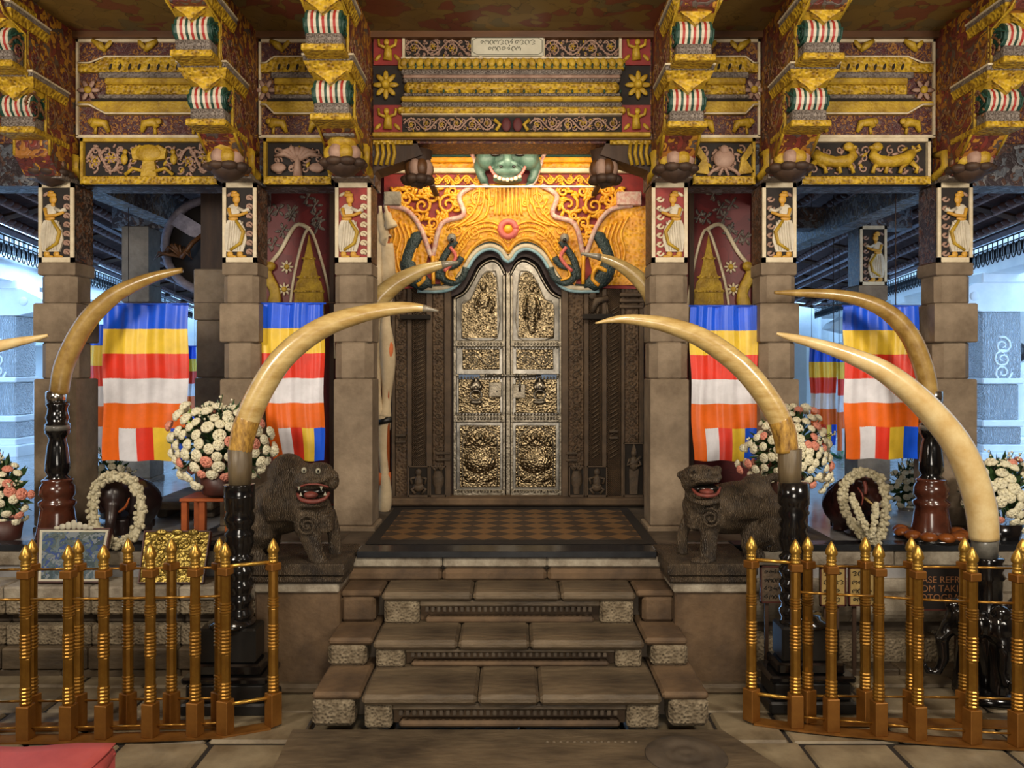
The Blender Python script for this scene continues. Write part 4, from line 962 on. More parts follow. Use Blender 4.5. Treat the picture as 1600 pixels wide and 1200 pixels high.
for f in (lambda p: p, mx):
    ex = 602 if f(0) == 0 else 576; w_ = [(ex, 322), (634, 330), (656, 356), (670, 398), (662, 430), (648, 446), (ex, 446)]
    MB().prism([(X(f(a), YA), Z(b, YA)) for a, b in w_], YA-.03, YA+.01).build('winged_beast', 'ochre_arch', arch)
    q = MB()
    for k in range(5): q.tube(pxpath([(f(606+k*9), 338+k*4), (f(618+k*8), 365+k*5), (f(612+k*8), 395+k*4), (f(622+k*6), 432)], YA-.034, 4), .011, 6)
    q.build('feathers', 'ochre_arch_plain', arch)
    q = MB(); q.tube(pxpath([(f(655), 362), (f(640), 392), (f(636), 412), (f(648), 436), (f(676), 444)], YA-.034, 4), [.008]+[.045]*7+[.062]*7+[.03]*2, 8, 0, .5)
    q.tube(pxpath([(f(722), 402), (f(712), 414), (f(696), 420), (f(690), 432), (f(704), 442), (f(722), 434), (f(728), 418)], YA-.04, 4), .024, 8, 0, .6)
    q.tube(pxpath([(f(712), 376), (f(700), 392), (f(690), 410), (f(684), 436)], YA-.036, 4), .026, 8, 0, .6)
    q.build('dark_scaly_body', 'teal_dark', arch)
    q = MB(); q.ell(P(f(706), 372, YA-.05), (.034, .026, .036)); q.build('beast_eye_ball', 'horn_tip', arch)
    q = MB(); q.ell(P(f(706), 375, YA-.072), (.014, .01, .016)); q.build('beast_pupil', 'eye_dark', arch)
    q = MB(); q.tube(pxpath([(f(703), 386), (f(712), 400), (f(706), 412), (f(694), 424)], YA-.055, 4), .014, 7); q.build('pink_tongue', 'pink_paint', arch)
    q = MB(); q.tube(pxpath([(f(716), 398), (f(702), 416), (f(698), 432), (f(712), 438)], YA-.052, 4), .008, 6); q.tube(pxpath([(f(640), 424), (f(656), 418), (f(662), 436), (f(652), 446)], YA-.055, 4), .016, 7)
    q.tube(pxpath([(f(676), 400), (f(677), 444)], YA-.05, 4), .014, 6); q.build('beast_legs', 'ochre_arch_plain', arch)
    q = MB(); q.tube(pxpath([(f(600), 321), (f(634), 328), (f(656), 354), (f(672), 396), (f(677), 396), (f(690), 350), (f(724), 336), (f(718), 306), (f(742), 290)], YA-.035, 5), .019, 7)
    q.build('pink_white_vine', 'cream_vine', arch)
    q = MB()
    for cx_, cy_, r, t0, sg in ((636, 312, .055, 0, 1), (660, 322, .07, 2, -1), (700, 320, .075, 1, 1), (640, 298, .04, 3, -1), (676, 350, .05, 4, 1), (676, 374, .03, 2, -1), (708, 300, .045, 0, -1), (678, 300, .045, 2, 1), (622, 303, .04, 1, 1), (650, 340, .04, 3, 1), (692, 338, .035, 1, -1), (664, 300, .03, 0, 1), (716, 318, .03, 2, 1), (668, 360, .03, 1, -1), (628, 322, .03, 2, -1)):
        a_ = P(f(cx_), cy_, YA); spiral(q, a_.x, a_.z, YA-.016, r, t0, 1.5, sg if f(0) == 0 else -sg, .013, 0, 6, 16)
        for k in range(4): leafblob(q, a_.x+r*1.1*cos(k*pi/2+t0), a_.z+r*1.1*sin(k*pi/2+t0), YA-.014, .034, k, 0, .018)
    q.build('scroll_relief', 'ochre_arch_plain', arch)
    # upper mouldings running in behind the lintel
    for y0_, y1_, m_, yy, nm in ((238, 243, 'pink_scroll', .05, 'pink_moulding'), (243, 248, 'green_paint', .04, 'green_moulding'), (248, 256, 'ochre_arch_plain', .06, 'yellow_moulding'), (256, 264, 'ochre_arch', .035, 'beaded_moulding'), (264, 272, 'cream', .05, 'cream_moulding'), (205, 238, 'ochre_arch', .03, 'upper_field')):
        x0_, x1_ = sorted((X(f(604), YA), X(f(748), YA))); MB().box(x0_, x1_, YA-yy, YA, Z(y1_, YA), Z(y0_, YA), bev=.008).build(nm, m_, arch)
    q = MB(); x0_, x1_ = sorted((X(f(660), YA), X(f(752), YA))); vine(q, x0_, x1_, Z(290, YA), Z(273, YA), YA-.012, 0, 0, 9, .009)
    q.build('small_scrolls', 'ochre_arch_plain', arch)
    q = MB(); q.tube(pxpath([(f(736), 236), (f(744), 258), (f(752), 282), (f(762), 292)], YA-.05, 4), .016, 7); q.build('mane_edge', 'cream_vine', arch)
    q = MB()
    for k in range(3): q.tube(pxpath([(f(764-7*k), 294), (f(764-9*k), 318), (f(756-12*k), 340), (f(728-12*k), 352+3*k)], YA-.028, 4), .010, 6)
    q.build('chest_folds', 'ochre_arch_plain', arch)
for f in (lambda p: p, mx):
  if 1:
    q = MB()
    for cx_, cy_, rr_, t0, sg in ((748, 312, .07, 0, 1), (735, 330, .04, 2, -1), (768, 318, .03, 1, 1), (712, 362, .06, 3, -1), (742, 366, .055, 1, 1), (700, 392, .04, 0, 1), (766, 372, .03, 2, -1), (722, 384, .035, 2, 1)):
        a_ = P(f(cx_), cy_, YA); spiral(q, a_.x, a_.z, YA-.024, rr_, t0, 1.6, sg if f(0) == 0 else -sg, .010, 0, 6, 16)
    tag(q.build('field_curls', 'ochre_arch_plain', arch), kind='stuff')
q = MB(); c_ = P(794, 358, YA-.03); q.tube([(c_.x+.055*cos(a), YA-.03, c_.z+.055*sin(a)) for a in [i*pi/10 for i in range(21)]], .024, 8, 0); q.build('medallion_ring', 'pink_paint', arch)
q = MB(); q.ell(c_, (.034, .026, .034)); q.build('medallion_boss', 'ochre_arch_plain', arch)
q = MB(); q.tube([P(a, b-12, YA-.03) for a, b in cr(BRF[3:-3], 3)], .014, 6, 0)
q.build('inner_yellow_border', 'ochre_arch_plain', arch)
# the green beast mask
m_ = MB(); yy = YA-.06
m_.ell(P(793, 232, yy), (.205, .10, .17), 0, 20, 14)
for s in (-1, 1):
    m_.ell(P(793+s*32, 248, yy-.03), (.075, .08, .085), 0, 14, 10); m_.ell(P(793+s*10, 256, yy-.12), (.030, .03, .024), 0, 10, 8)
    m_.tube(pxpath([(793+s*38, 240), (793+s*44, 262), (793+s*38, 280), (793+s*28, 292)], yy+.01, 4), [.045]*5+[.035]*5+[.014]*3, 8, 0)
    m_.ell(P(793+s*20, 236, yy-.09), (.055, .035, .028))
m_.ell(P(793, 248, yy-.13), (.034, .04, .065), 0, 12, 10); m_.ell(P(793, 268, yy-.06), (.12, .07, .045), 0, 14, 10); m_.ell(P(793, 281, yy-.03), (.11, .06, .03), 0, 14, 10)
organic(m_, 'green_mask', 'beast_green', arch, .010, None, 2)
for s in (-1, 1):
    q = MB(); q.ell(P(793+s*10, 260, yy-.152), (.014, .014, .009)); q.build('nostril', 'eye_dark', arch)
    q = MB(); q.ell(P(793+s*19, 242, yy-.125), (.034, .016, .012)); q.build('dark_eye', 'eye_dark', arch)  # dark oval at each eye of the mask
q = MB(); q.tube(pxpath([(765, 260), (771, 271), (781, 278), (793, 280), (805, 278), (815, 271), (821, 260)], yy-.115, 5), .010, 7); q.build('lip', 'pink_paint', arch)
for k in range(7): a_ = (k-3)/3; q = MB(); q.ell(P(793+a_*19, 281-5*a_*a_, yy-.12), (.015, .014, .013+.003*(k % 2)), 0, 8, 6); q.build('tooth', 'cream', arch)
q = MB()
for k in range(7): q.tube(pxpath([(776+6*k, 290), (775+6.3*k, 312), (773+7*k, 336)], YA-.030, 4), .009, 6)
q.build('beard_folds', 'ochre_arch_plain', arch)
for off, rr in ((24, .007), (38, .009)): MB().tube([P(794+(a-794)*(1+off*.004), b-off, YA-.028) for a, b in cr(BRF[3:-3], 3)], rr, 6, 0).build('arch_band_line', 'ochre_arch_plain', arch)
q = MB()
for a, b in cr(BRF[3:-3], 5): q.ell(P(794+(a-794)*1.12, b-31, YA-.026), (.014, .010, .014), 0, 6, 4)
tag(q.build('arch_band_beads', 'ochre_arch_plain', arch), kind='stuff')
t = empty('strip_lamp', P(805, 292, 5.55)); tag(t, 'thin pale lamp tube strung across the dragon arch', 'lamp')
MB().tube([P(676, 292, 5.55), P(934, 292, 5.55)], .007, 8).build('tube', 'lamp_tube', t)
for p in (676, 934): MB().box(X(p, 5.55)-.02, X(p, 5.55)+.02, 5.5, 5.84, Z(294, 5.55), Z(289, 5.55), bev=.004).build('lamp_bracket', 'wood_dark', t)
# carved ends beside the arch
for px, s, lab in ((612, -1, 'left'), (976, 1, 'right')):
    q = MB(); q.box(X(px-12, 5.78), X(px+14+(s > 0)*12, 5.78), 5.76, 5.84, Z(321, 5.78), Z(300, 5.78), bev=.006); o = q.build('carved_end_stone', 'stone_light' if s < 0 else 'cream_vine', arch)

# ---- murals on the shrine wall (flat painting with slight relief)
def mural(px0, px1, s, lab):
    Ym = 5.885; xa, xb = X(px0, Ym), X(px1, Ym); c = (px0+px1)/2
    r = empty('stupa_mural', ((xa+xb)/2, Ym, FZ)); tag(r, lab, 'mural')
    MB().box(xa, xb, Ym-.008, 5.899, FZ+.02, Z(258, Ym)).build('red_ground', 'paint_mural', r)
    cx = 484 if s < 0 else 1106
    st_ = MB(); prof = [(0, 368), (3, 385), (7, 403), (9, 405), (8, 408), (11, 422), (13, 430), (17, 433), (15, 437), (19, 442), (21, 452), (24, 455), (22, 459), (24, 490), (25, 560)]
    pl = [(X(cx+a, Ym), Z(b, Ym)) for a, b in prof]+[(X(cx-a, Ym), Z(b, Ym)) for a, b in prof[:0:-1]]
    st_.prism(pl, Ym-.03, Ym-.005); st_.build('painted_stupa', 'ochre', r)
    q = MB()
    for a, b in ((8, 404), (16, 433), (22, 455)): q.box(X(cx-a-2, Ym), X(cx+a+2, Ym), Ym-.04, Ym-.01, Z(b+2, Ym), Z(b-.5, Ym))
    q.build('stupa_rings', 'ochre_carved', r)
    q = MB(); q.tube(pxpath([(cx-34, 560), (cx-30, 470), (cx-18, 400), (cx-2, 358), (cx+16, 400), (cx+32, 470), (cx+38, 560)], Ym-.018, 5), .011, 6, 0, .5)
    q.tube(pxpath([(cx, 358), (cx-20*(-s)*-1, 345) if 0 else (cx+s*22, 352), (cx+s*46, 392), (cx+s*62, 412)], Ym-.018, 5), .016, 6, 0, .5); q.build('white_garland', 'cream', r)
    for a, b in ((s*36, 417), (s*40, 452)):
        p_ = P(cx+a, b, Ym-.02); q = MB()
        for k in range(8): leafblob(q, p_.x+.03*cos(k*pi/4), p_.z+.03*sin(k*pi/4), p_.y, .022, -k*pi/4)
        q.build('white_flower', 'cream', r)
    q = MB()
    for a, b in ((s*36, 417), (s*40, 452)): q.ell(P(cx+a, b, Ym-.03), (.02, .012, .02))
    q.tube(pxpath([(cx+s*60, 412), (cx+s*66, 430), (cx+s*54, 460), (cx+s*64, 500)], Ym-.03, 5), [.03]*5+[.04]*6+[.05]*5, 8, 0, .4)
    q.ell(P(cx+s*62, 416, Ym-.04), (.04, .03, .035)); q.build('yellow_bird', 'ochre', r)
    q = MB()
    for k in range(12):
        rr = random.Random(k+px0); a_ = rr.uniform(px0+8, px1-8); b_ = rr.uniform(300, 385); p_ = P(a_, b_, Ym-.015)
        if abs(a_-cx) < 14 and b_ > 355: continue
        q.tube([P(a_-5, b_+10, Ym-.015), P(a_, b_, Ym-.015), P(a_+6, b_-9, Ym-.015)], .007, 5)
        for j in range(4): leafblob(q, p_.x+.035*cos(j*pi/2+k), p_.z+.035*sin(j*pi/2+k), Ym-.015, .026, -(j*pi/2+k))
    q.build('leaf_sprays', 'grey_paint', r)
    q = MB()
    for xx in (xa, xb-.03): q.box(xx, xx+.03, Ym-.04, 5.899, FZ+.02, Z(258, Ym))
    q.build('side_posts', 'wood_dark', r)
mural(404, 523, -1, 'dark red mural with a yellow stupa on the left shrine wall')
mural(1076, 1180, 1, 'dark red mural with a yellow stupa on the right shrine wall')

# furled cream banners on poles left of the door
fb = empty('furled_banner', (X(600, 5.66), 5.66, FZ)); tag(fb, 'furled cream cloth banner on a pole between left column and door jamb', 'banner')
Yb = 5.66
q = MB(); q.tube([P(606, 322, Yb), P(606, 800, Yb)], .014, 8); q.build('pole', 'wood_orange', fb)
q = MB()
q.tube(pxpath([(594, 322), (596, 345), (602, 372), (606, 376)], Yb-.02, 4), [.012]*3+[.035]*5+[.05]*5, 9); q.tube(pxpath([(602, 322), (606, 340), (612, 356)], Yb-.05, 4), [.012]*3+[.03]*3+[.045]*3, 9)
q.build('hood', 'cloth_beige', fb)
q = MB()
def fold(pts, rr, ph):
    p = cr(pts, 6); q.tube([P(a, b, Yb+.02*sin(i*.35+ph)) for i, (a, b) in enumerate(p)], [rr*(1+.25*sin(i*.45+ph)) for i in range(len(p))], 10)
fold([(604, 380), (606, 450), (602, 500), (606, 560), (604, 620), (600, 652)], .045, 0)
fold([(594, 350), (592, 430), (594, 500), (590, 580), (592, 640), (600, 655)], .032, 2)
fold([(600, 655), (598, 700), (602, 760), (600, 798)], .04, 1)
q.build('folded_cloth', 'cloth_beige', fb)
q = MB(); q.ell(P(608, 545, Yb-.04), (.03, .02, .07)); q.build('orange_motif', 'cloth_orange', fb)
q = MB(); q.tube([P(600, 738, Yb), P(600, 757, Yb)], .05, 9); q.build('orange_band', 'cloth_orange', fb)
q = MB(); q.tube([P(590, 660, Yb-.04), P(612, 655, Yb-.04)], .022, 8); q.build('tie', 'black_stone', fb)
# ================================================================ CARPET
cp = empty('door_carpet', (0, 5.2, FZ)); tag(cp, 'dark brown carpet with tan lozenge pattern in front of the silver door', 'carpet')
MB().box(-.845, .835, 4.60, 5.74, FZ+.003, FZ+.010, bev=.003).build('border', 'carpet_dark', cp)
q = MB().box(-.775, .765, 4.70, 5.66, FZ+.008, FZ+.0125); q.build('patterned_field', 'carpet_check', cp)

# ================================================================ TUSKS ON TURNED STANDS
def turned(mb, cx, cy, Y, prof, m=0, n=24):
    """prof [(half width px, y px)] at depth Y"""
    mb.lathe([(a/F*Y, Z(b, Y)) for a, b in prof], cx, cy, n, m)
def ringed(y0, y1, k, r0, r1):
    out = []
    for i in range(k):
        a = y0+(y1-y0)*i/k; b = y0+(y1-y0)*(i+1)/k; h = b-a
        out += [(r1, a+h*.08), (r0, a+h*.3), (r0, a+h*.55), (r1*.98, a+h*.78), (r1, a+h*.92)]
    return out
def horn(r, Y, pts, mat_, tipm=None, n=18, lean=0, root=0):
    """pts [(px, py, width px)] base to tip"""
    c = cr(pts, 6); q = MB(); P_ = [P(a, b, Y) for a, b, w_ in c]; R_ = [max(w_, .6)/2/F*Y for a, b, w_ in c]
    q.tube(P_, R_, n); o = q.build('tusk', mat_, r, P_[0])
    if root: q = MB(); q.tube(P_[:root], [a*1.008 for a in R_[:root-2]]+[R_[root-2]*1.004, R_[root-1]*.99], n); q.build('rough_root', 'ivory_root', o)
    if tipm:
        k = int(len(P_)*.88); q = MB(); q.tube(P_[k:], [a*1.01 for a in R_[k:]], n); q.build('worn_tip', tipm, o)
    return o
def block_stand(pxc, Y, lab, group=None):
    x = X(pxc, Y); r = empty('tusk_stand', (x, Y, 0)); tag(r, lab, 'tusk')
    return r, x
def big_base(r, x, y):
    for h, z0, z1, m in ((.215, 0, .06, 'black_stone'), (.19, .06, .15, 'black_stone'), (.21, .15, .185, 'black_lacquer'), (.165, .185, .24, 'black_lacquer'), (.14, .24, .41, 'black_stone')):
        MB().box(x-h, x+h, y-h*.56, y+h*.56, z0, z1, bev=.01).build('stepped_base', m, r)
    q = MB(); q.lathe([(.11, .405), (.115, .425), (.08, .44), (.075, .46)], x, y, 20); q.build('foot_ring', 'black_lacquer', r)
# left inner, in front of the flag
Y = 3.98; r, x = block_stand(372, Y, 'large pale elephant tusk on ringed black stand left of the stairs'); big_base(r, x-.03, Y)
q = MB(); turned(q, X(374, Y), Y, Y, [(20, 982)]+ringed(980, 868, 5, 18.5, 22)+[(16, 866), (19, 858), (23, 845), (21, 838), (23, 832), (17, 826), (22, 818), (24, 808), (20, 798), (23, 794), (23.5, 776), (24, 775), (23.5, 774), (23.5, 758), (24, 757), (19, 756)]); q.build('turned_shaft', 'black_lacquer', r)
q = MB(); turned(q, X(375, Y), Y, Y, [(17, 758), (18, 735), (18.5, 702), (17, 701)]); q.build('socket', 'socket', r)
horn(r, Y, [(375, 706, 36), (384, 665, 38), (408, 610, 38), (445, 556, 37), (500, 514, 34), (560, 492, 28), (615, 482, 21), (655, 481, 13), (685, 486, 3)], 'ivory', 'horn_tip', root=9)
# right inner
Y = 4.0; r, x = block_stand(1240, Y, 'large pale elephant tusk on black stand right of the stairs'); big_base(r, X(1258, Y), Y)
q = MB(); turned(q, X(1240, Y), Y, Y, [(20, 975)]+ringed(975, 868, 5, 18.5, 22)+[(16, 864), (21, 850), (23, 838), (19, 826), (22, 820), (18, 812), (24, 800), (19, 792), (24, 786), (24, 754), (18, 752)]); q.build('turned_shaft', 'black_lacquer', r)
q = MB(); turned(q, X(1234, Y), Y, Y, [(17, 756), (17.5, 735), (18, 702), (17, 701)]); q.build('socket', 'socket', r)
horn(r, Y, [(1230, 706, 34), (1222, 665, 36), (1196, 618, 36), (1155, 570, 35), (1100, 530, 32), (1050, 510, 26), (1005, 501, 19), (965, 499, 12), (930, 505, 2.5)], 'ivory', None, root=9)
# right outer, largest, on a stand of black elephants
def elephant_stand(Yq, pts, pxb, lab, sg):
    r, x = block_stand(pxb, Yq, lab); bx = X(pxb, Yq)
    q = MB(); turned(q, bx, Yq, Yq, [(22, 965), (18, 958), (19, 925), (20, 905), (24, 900), (19, 892), (23, 884), (19, 878), (22, 872), (18, 869)][::-1][::-1]); q.build('turned_shaft', 'black_lacquer', r)
    q = MB(); turned(q, bx-.02*sg, Yq, Yq, [(18, 870), (19, 850), (20, 838), (18, 837)]); q.build('socket', 'socket_grey', r)
    q = MB(); turned(q, bx, Yq, Yq, [(10, 1125), (14, 1060), (22, 1030), (28, 1000), (27, 975), (20, 962)]); q.build('pot_shaft', 'black_lacquer', r)
    q = MB(); q.lathe([(.16, 0), (.17, .02), (.15, .05), (.10, .06)], bx, Yq, 24); q.build('round_foot', 'black_lacquer', r)
    for a in (pi*.9, pi*1.5, pi*2.1):
        e = MB(); dx, dy = cos(a), sin(a)
        def pp(d, z_, s_=0): return (bx+dx*d-dy*s_, Yq+dy*d*.6+dx*s_, z_)
        e.ell(pp(.14, .38), (.075, .075, .085), 0, 12, 8); e.ell(pp(.17, .46), (.045, .045, .04), 0, 10, 6)
        for s_ in (-1, 1): e.ell(pp(.12, .39, s_*.085), (.05, .05, .07), 0, 10, 6); e.tube([pp(.19, .33, s_*.03), pp(.25, .29, s_*.035), pp(.28, .31, s_*.035)], [.012, .01, .004], 6)
        e.tube([pp(.19, .36), pp(.23, .28), pp(.22, .18), pp(.25, .11), pp(.30, .11), pp(.32, .15)], [.04, .036, .028, .022, .017, .012], 8)
        e.tube([pp(.10, .32), pp(.12, .18), pp(.13, .03)], [.05, .045, .05], 9)
        o = organic(e, 'elephant_head', 'black_lacquer', r, .009, None, 1)
    horn(r, Yq, pts, 'ivory_pale', None, 20)
    return r
elephant_stand(4.1, [(1538, 842, 43), (1532, 790, 46), (1515, 735, 46), (1487, 682, 44), (1440, 628, 40), (1385, 583, 34), (1330, 556, 26), (1270, 536, 17), (1235, 527, 12), (1213, 521, 4)], 1545, 'largest elephant tusk on a black elephant-head stand behind the right railing', 1)
elephant_stand(4.1, [(-245, 842, 43), (-239, 790, 46), (-222, 735, 46), (-194, 682, 44), (-150, 628, 40), (-95, 583, 34), (-45, 553, 26), (20, 536, 16), (50, 530, 11), (75, 524, 5)], -252, 'elephant tusk entering from the side, only its tip crossing the leftmost column', -1)
# outer platform pair on black and brown stands
def platform_stand(pxc, Yq, lab, pts, lotus):
    r, x = block_stand(pxc, Yq, lab); r.location.z = FZ; WO[r.name] = Vector((x, Yq, FZ))
    q = MB(); turned(q, x, Yq, Yq, [(15, 628), (17, 632), (14, 638), (15, 645), (17, 652), (15, 660), (18, 662), (18, 676), (15, 680), (12, 686), (15, 698), (17.5, 722), (18, 735), (14, 742), (18, 746), (17, 752)][::-1]); q.build('black_shaft', 'black_lacquer', r)
    q = MB(); turned(q, x, Yq, Yq, [(18.4, 672), (18.4, 664)]); q.build('carved_ring', 'socket_grey', r)
    q = MB(); turned(q, x, Yq, Yq, [(33, 840), (30, 832), (27, 815), (25, 800), (24, 792), (27, 788), (27, 783), (21, 779), (26, 772), (25, 760), (21, 753), (23, 750), (20, 747)]); q.build('brown_base', 'brown_lacquer', r)
    q = MB(); turned(q, x+.01*lotus, Yq, Yq, [(14.5, 630), (14.5, 612), (13, 611)]); q.build('silver_collar', 'silver_band', r)
    horn(r, Yq, pts, 'ivory_amber' if lotus < 0 else 'ivory_amber')
    if lotus > 0:
        q = MB(); q.lathe([(.20, FZ), (.21, FZ+.01), (.19, FZ+.03), (.12, FZ+.045)], x, Yq, 24); q.build('foot_plate', 'black_lacquer', r)
        for k in range(9):
            a = -pi*.5+(k-4)*.55; q = MB(); q.ell((x+.165*cos(a), Yq+.165*sin(a), FZ+.035), (.05, .05, .03), 0, 12, 8); q.build('foot_petal', 'foot_brown', r)
    return r
platform_stand(90, 4.80, 'amber elephant tusk on black and brown stand before the leftmost column', [(92, 614, 28), (99, 575, 29), (116, 535, 30), (140, 497, 29), (175, 464, 26), (212, 444, 21), (250, 430, 15), (285, 422, 8)], -1)
platform_stand(1455, 4.78, 'amber elephant tusk on black and brown stand before the rightmost column', [(1452, 632, 28), (1449, 600, 29), (1438, 560, 30), (1420, 522, 29), (1390, 490, 26), (1350, 470, 22), (1300, 460, 17), (1250, 458, 12), (1210, 457, 5)], 1)
# hidden-foot pair behind the inner columns
def rear_stand(pxc, lab, pts, s):
    Yq = 5.44; r, x = block_stand(pxc, Yq, lab); r.location.z = FZ; WO[r.name] = Vector((x, Yq, FZ))
    q = MB(); q.lathe([(.12, FZ+.004), (.12, FZ+.05), (.08, FZ+.09), (.06, FZ+.2), (.085, FZ+.35), (.05, FZ+.5), (.065, FZ+.62), (.06, FZ+.80)], x, Yq, 18); q.build('turned_shaft', 'black_lacquer', r)
    horn(r, Yq, pts, 'ivory', 'horn_tip')
rear_stand(556, 'elephant tusk rising from behind the red capital column left of the door', [(556, 645, 34), (558, 590, 34), (564, 530, 34), (582, 482, 33), (612, 448, 29), (650, 426, 22), (685, 415, 14), (716, 410, 4)], -1)
rear_stand(1040, 'elephant tusk rising from behind the red capital column right of the door', [(1042, 645, 32), (1040, 590, 32), (1036, 530, 32), (1022, 470, 30), (1002, 440, 26), (975, 418, 20), (945, 404, 13), (908, 396, 4)], 1)

# ================================================================ FLAGS
def flag(px0, px1, py0, py1, Y, lab, ph=0, shear=0, order=None, dim=None, notch=0):
    x0, x1, zt, zb = X(px0, Y), X(px1, Y), Z(py0, Y), Z(py1, Y)
    r = empty('striped_flag', ((x0+x1)/2, Y, zb)); tag(r, lab, 'flag', 'five colour flags hung between the columns')
    wv = x1-x0; hh = zt-zb
    def pt(u, v):
        """u 0..1 across, v 0..1 down"""
        a = .3+.7*(1-v)
        y = Y+.013*sin(u*15+ph+v*.8)*a+.006*sin(u*39+ph*2+v)*(1-.7*v)+.004*sin(v*5+u*6+ph)*v
        xx = x0+u*wv+shear*v*v*wv*(1-u)+.005*sin(v*12+ph+u*3)
        zz = zt-v*hh+.004*sin(u*13+ph)*v+notch*v*sin(u*5)*.01+(.004*sin(u*60) if v == 0 else 0)
        return (xx, y, zz)
    def cloth(u0, u1, v0, v1, c, name='stripe'):
        nu = max(4, int((u1-u0)*44)); nv = max(4, int((v1-v0)*36)); q = MB()
        vs = [pt(u0+(u1-u0)*i/nu, v0+(v1-v0)*j/nv) for j in range(nv+1) for i in range(nu+1)]
        q.add(vs, [(j*(nu+1)+i, (j+1)*(nu+1)+i, (j+1)*(nu+1)+i+1, j*(nu+1)+i+1) for j in range(nv) for i in range(nu)], 0, True)
        q.add([(a, b+.003, c_) for a, b, c_ in vs], [(j*(nu+1)+i, j*(nu+1)+i+1, (j+1)*(nu+1)+i+1, (j+1)*(nu+1)+i) for j in range(nv) for i in range(nu)], 0, True)
        o = q.build(name, 'satin_'+c, r); o['label'] = c+' satin stripe'
    for i, c in enumerate(('blue', 'yellow', 'red', 'white', 'orange')): cloth(0, 1, .158*i+(0 if i else .0), .158*(i+1)+.002, c)
    for i, c in enumerate(order or ('orange', 'white', 'red', 'yellow', 'blue')): cloth(i/5, (i+1)/5+.003, .79, 1, c, 'short_stripe')
    q = MB(); q.tube([(x0-.01, Y, zt), (x1+.01, Y, zt)], .006, 6); q.build('hem_rod', 'satin_blue', r)
    if Y > 5.2:
        for xx in (x0+.02, x1-.02):
            xe = 4.1+(Y-5.3)*(.226 if xx < 0 else .195); zr = 3.60-.66*(abs(xx)-1.9)/(xe-1.9)
            MB().tube([(xx, Y, zt), (xx, Y, zr)], .003, 5).build('hanging_cord', 'wood_dark', r)
    return r
flag(160, 293, 475, 720, 5.07, 'large striped satin flag left of the second column, over the garlanded elephant', 0)
flag(404, 507, 474, 720, 5.07, 'striped satin flag with slanting edge behind the tusk left of the stairs', 1.3, .22)
flag(1078, 1183, 478, 720, 5.07, 'striped satin flag behind the tusk right of the stairs', 2.1, .06)
flag(1318, 1435, 478, 717, 5.07, 'large striped satin flag over the garlanded elephant on the right', 3.2, .03)
flag(131, 205, 508, 708, 5.9, 'small striped flag peeping out on the left of the largest left flag', .6)
flag(270, 307, 541, 664, 9.2, 'narrow distant striped flag right of the large left flag', 1.1)
flag(1265, 1306, 541, 696, 7.6, 'dim striped flag hanging edge-on left of the large right flag', 1.9, .1)
flag(1308, 1345, 540, 704, 8.2, 'distant striped flag mostly behind the large right flag', 2.9)
flag(1395, 1452, 478, 715, 5.45, 'striped flag showing only its right edge behind the rightmost tusk', 4.2)
wr = MB(); wr.tube([(-2.85, 5.07, Z(474, 5.07)+.006), (-.95, 5.07, Z(474, 5.07)+.004)], .0025, 5); o = wr.build('flag_wire', 'wood_dark'); tag(o, 'thin wire strung across the left columns for the flags', 'wire')
wr = MB(); wr.tube([(.95, 5.07, Z(478, 5.07)+.006), (2.8, 5.07, Z(478, 5.07)+.004)], .0025, 5); o = wr.build('flag_wire', 'wood_dark'); tag(o, 'thin wire strung across the right columns for the flags', 'wire')

# ================================================================ BRASS RAILINGS
PH = .872
def post_meshes():
    q = MB(); q.box(-.029, .029, -.029, .029, 0, .152, bev=.003); base = q
    s_ = MB(); pr = [(.022, .15)]
    def cluster(z0, z1, k):
        for i in range(k):
            a = z0+(z1-z0)*i/k; h = (z1-z0)/k; pr.extend([(.0225, a+h*.05), (.0265, a+h*.3), (.0265, a+h*.65), (.0225, a+h*.95)])
    cluster(.155, .235, 5); pr.append((.0235, .24)); pr.append((.0235, .36)); cluster(.362, .475, 7); pr.append((.0235, .48)); pr.append((.0235, .545)); cluster(.548, .600, 4); pr.append((.023, .605)); pr.append((.023, .725))
    s_.lathe(pr, 0, 0, 10, 0, 1, pi/10, 2*pi+pi/10, smooth=False)
    c = MB(); c.box(-.0275, .0275, -.0275, .0275, .724, .760, bev=.004)
    f = MB(); f.lathe([(.020, .758), (.0225, .764), (.0225, .772), (.018, .775), (.0225, .78), (.0225, .788), (.018, .792), (.024, .797), (.018, .802), (.026, .812), (.0275, .82), (.024, .835), (.016, .853), (.008, .866), (.0015, .874)], 0, 0, 12)
    return base, s_, c, f
PB, PS, PC, PF = post_meshes(); _post = {}
def post(rail, x, y, rz=0):
    if not _post:
        sh_ = PS.build('post', 'brass', rail, (0, 0, 0)); _post['s'] = sh_
        _post['b'] = PB.build('post_base', 'brass_base', sh_, (0, 0, 0)); _post['c'] = PC.build('post_collar', 'brass_base', sh_, (0, 0, 0)); _post['f'] = PF.build('finial', 'brass_bright', sh_, (0, 0, 0))
        s_ = sh_
    else:
        s_ = _post['s'].copy(); COL.objects.link(s_); s_.parent = rail
        for k in 'bcf': c = _post[k].copy(); COL.objects.link(c); c.parent = s_; c.location = (0, 0, 0)
    for c in s_.children: c.location = (0, 0, 0)
    s_.location = Vector((x, y, .012))-WO[rail.name]; s_.rotation_euler = (0, 0, rz)
def rail_bar(rail, a, b, z, rr, nm='rail_bar', m='brass'):
    q = MB(); q.tube([(a[0], a[1], z), (b[0], b[1], z)], rr, 8); q.build(nm, m, rail)
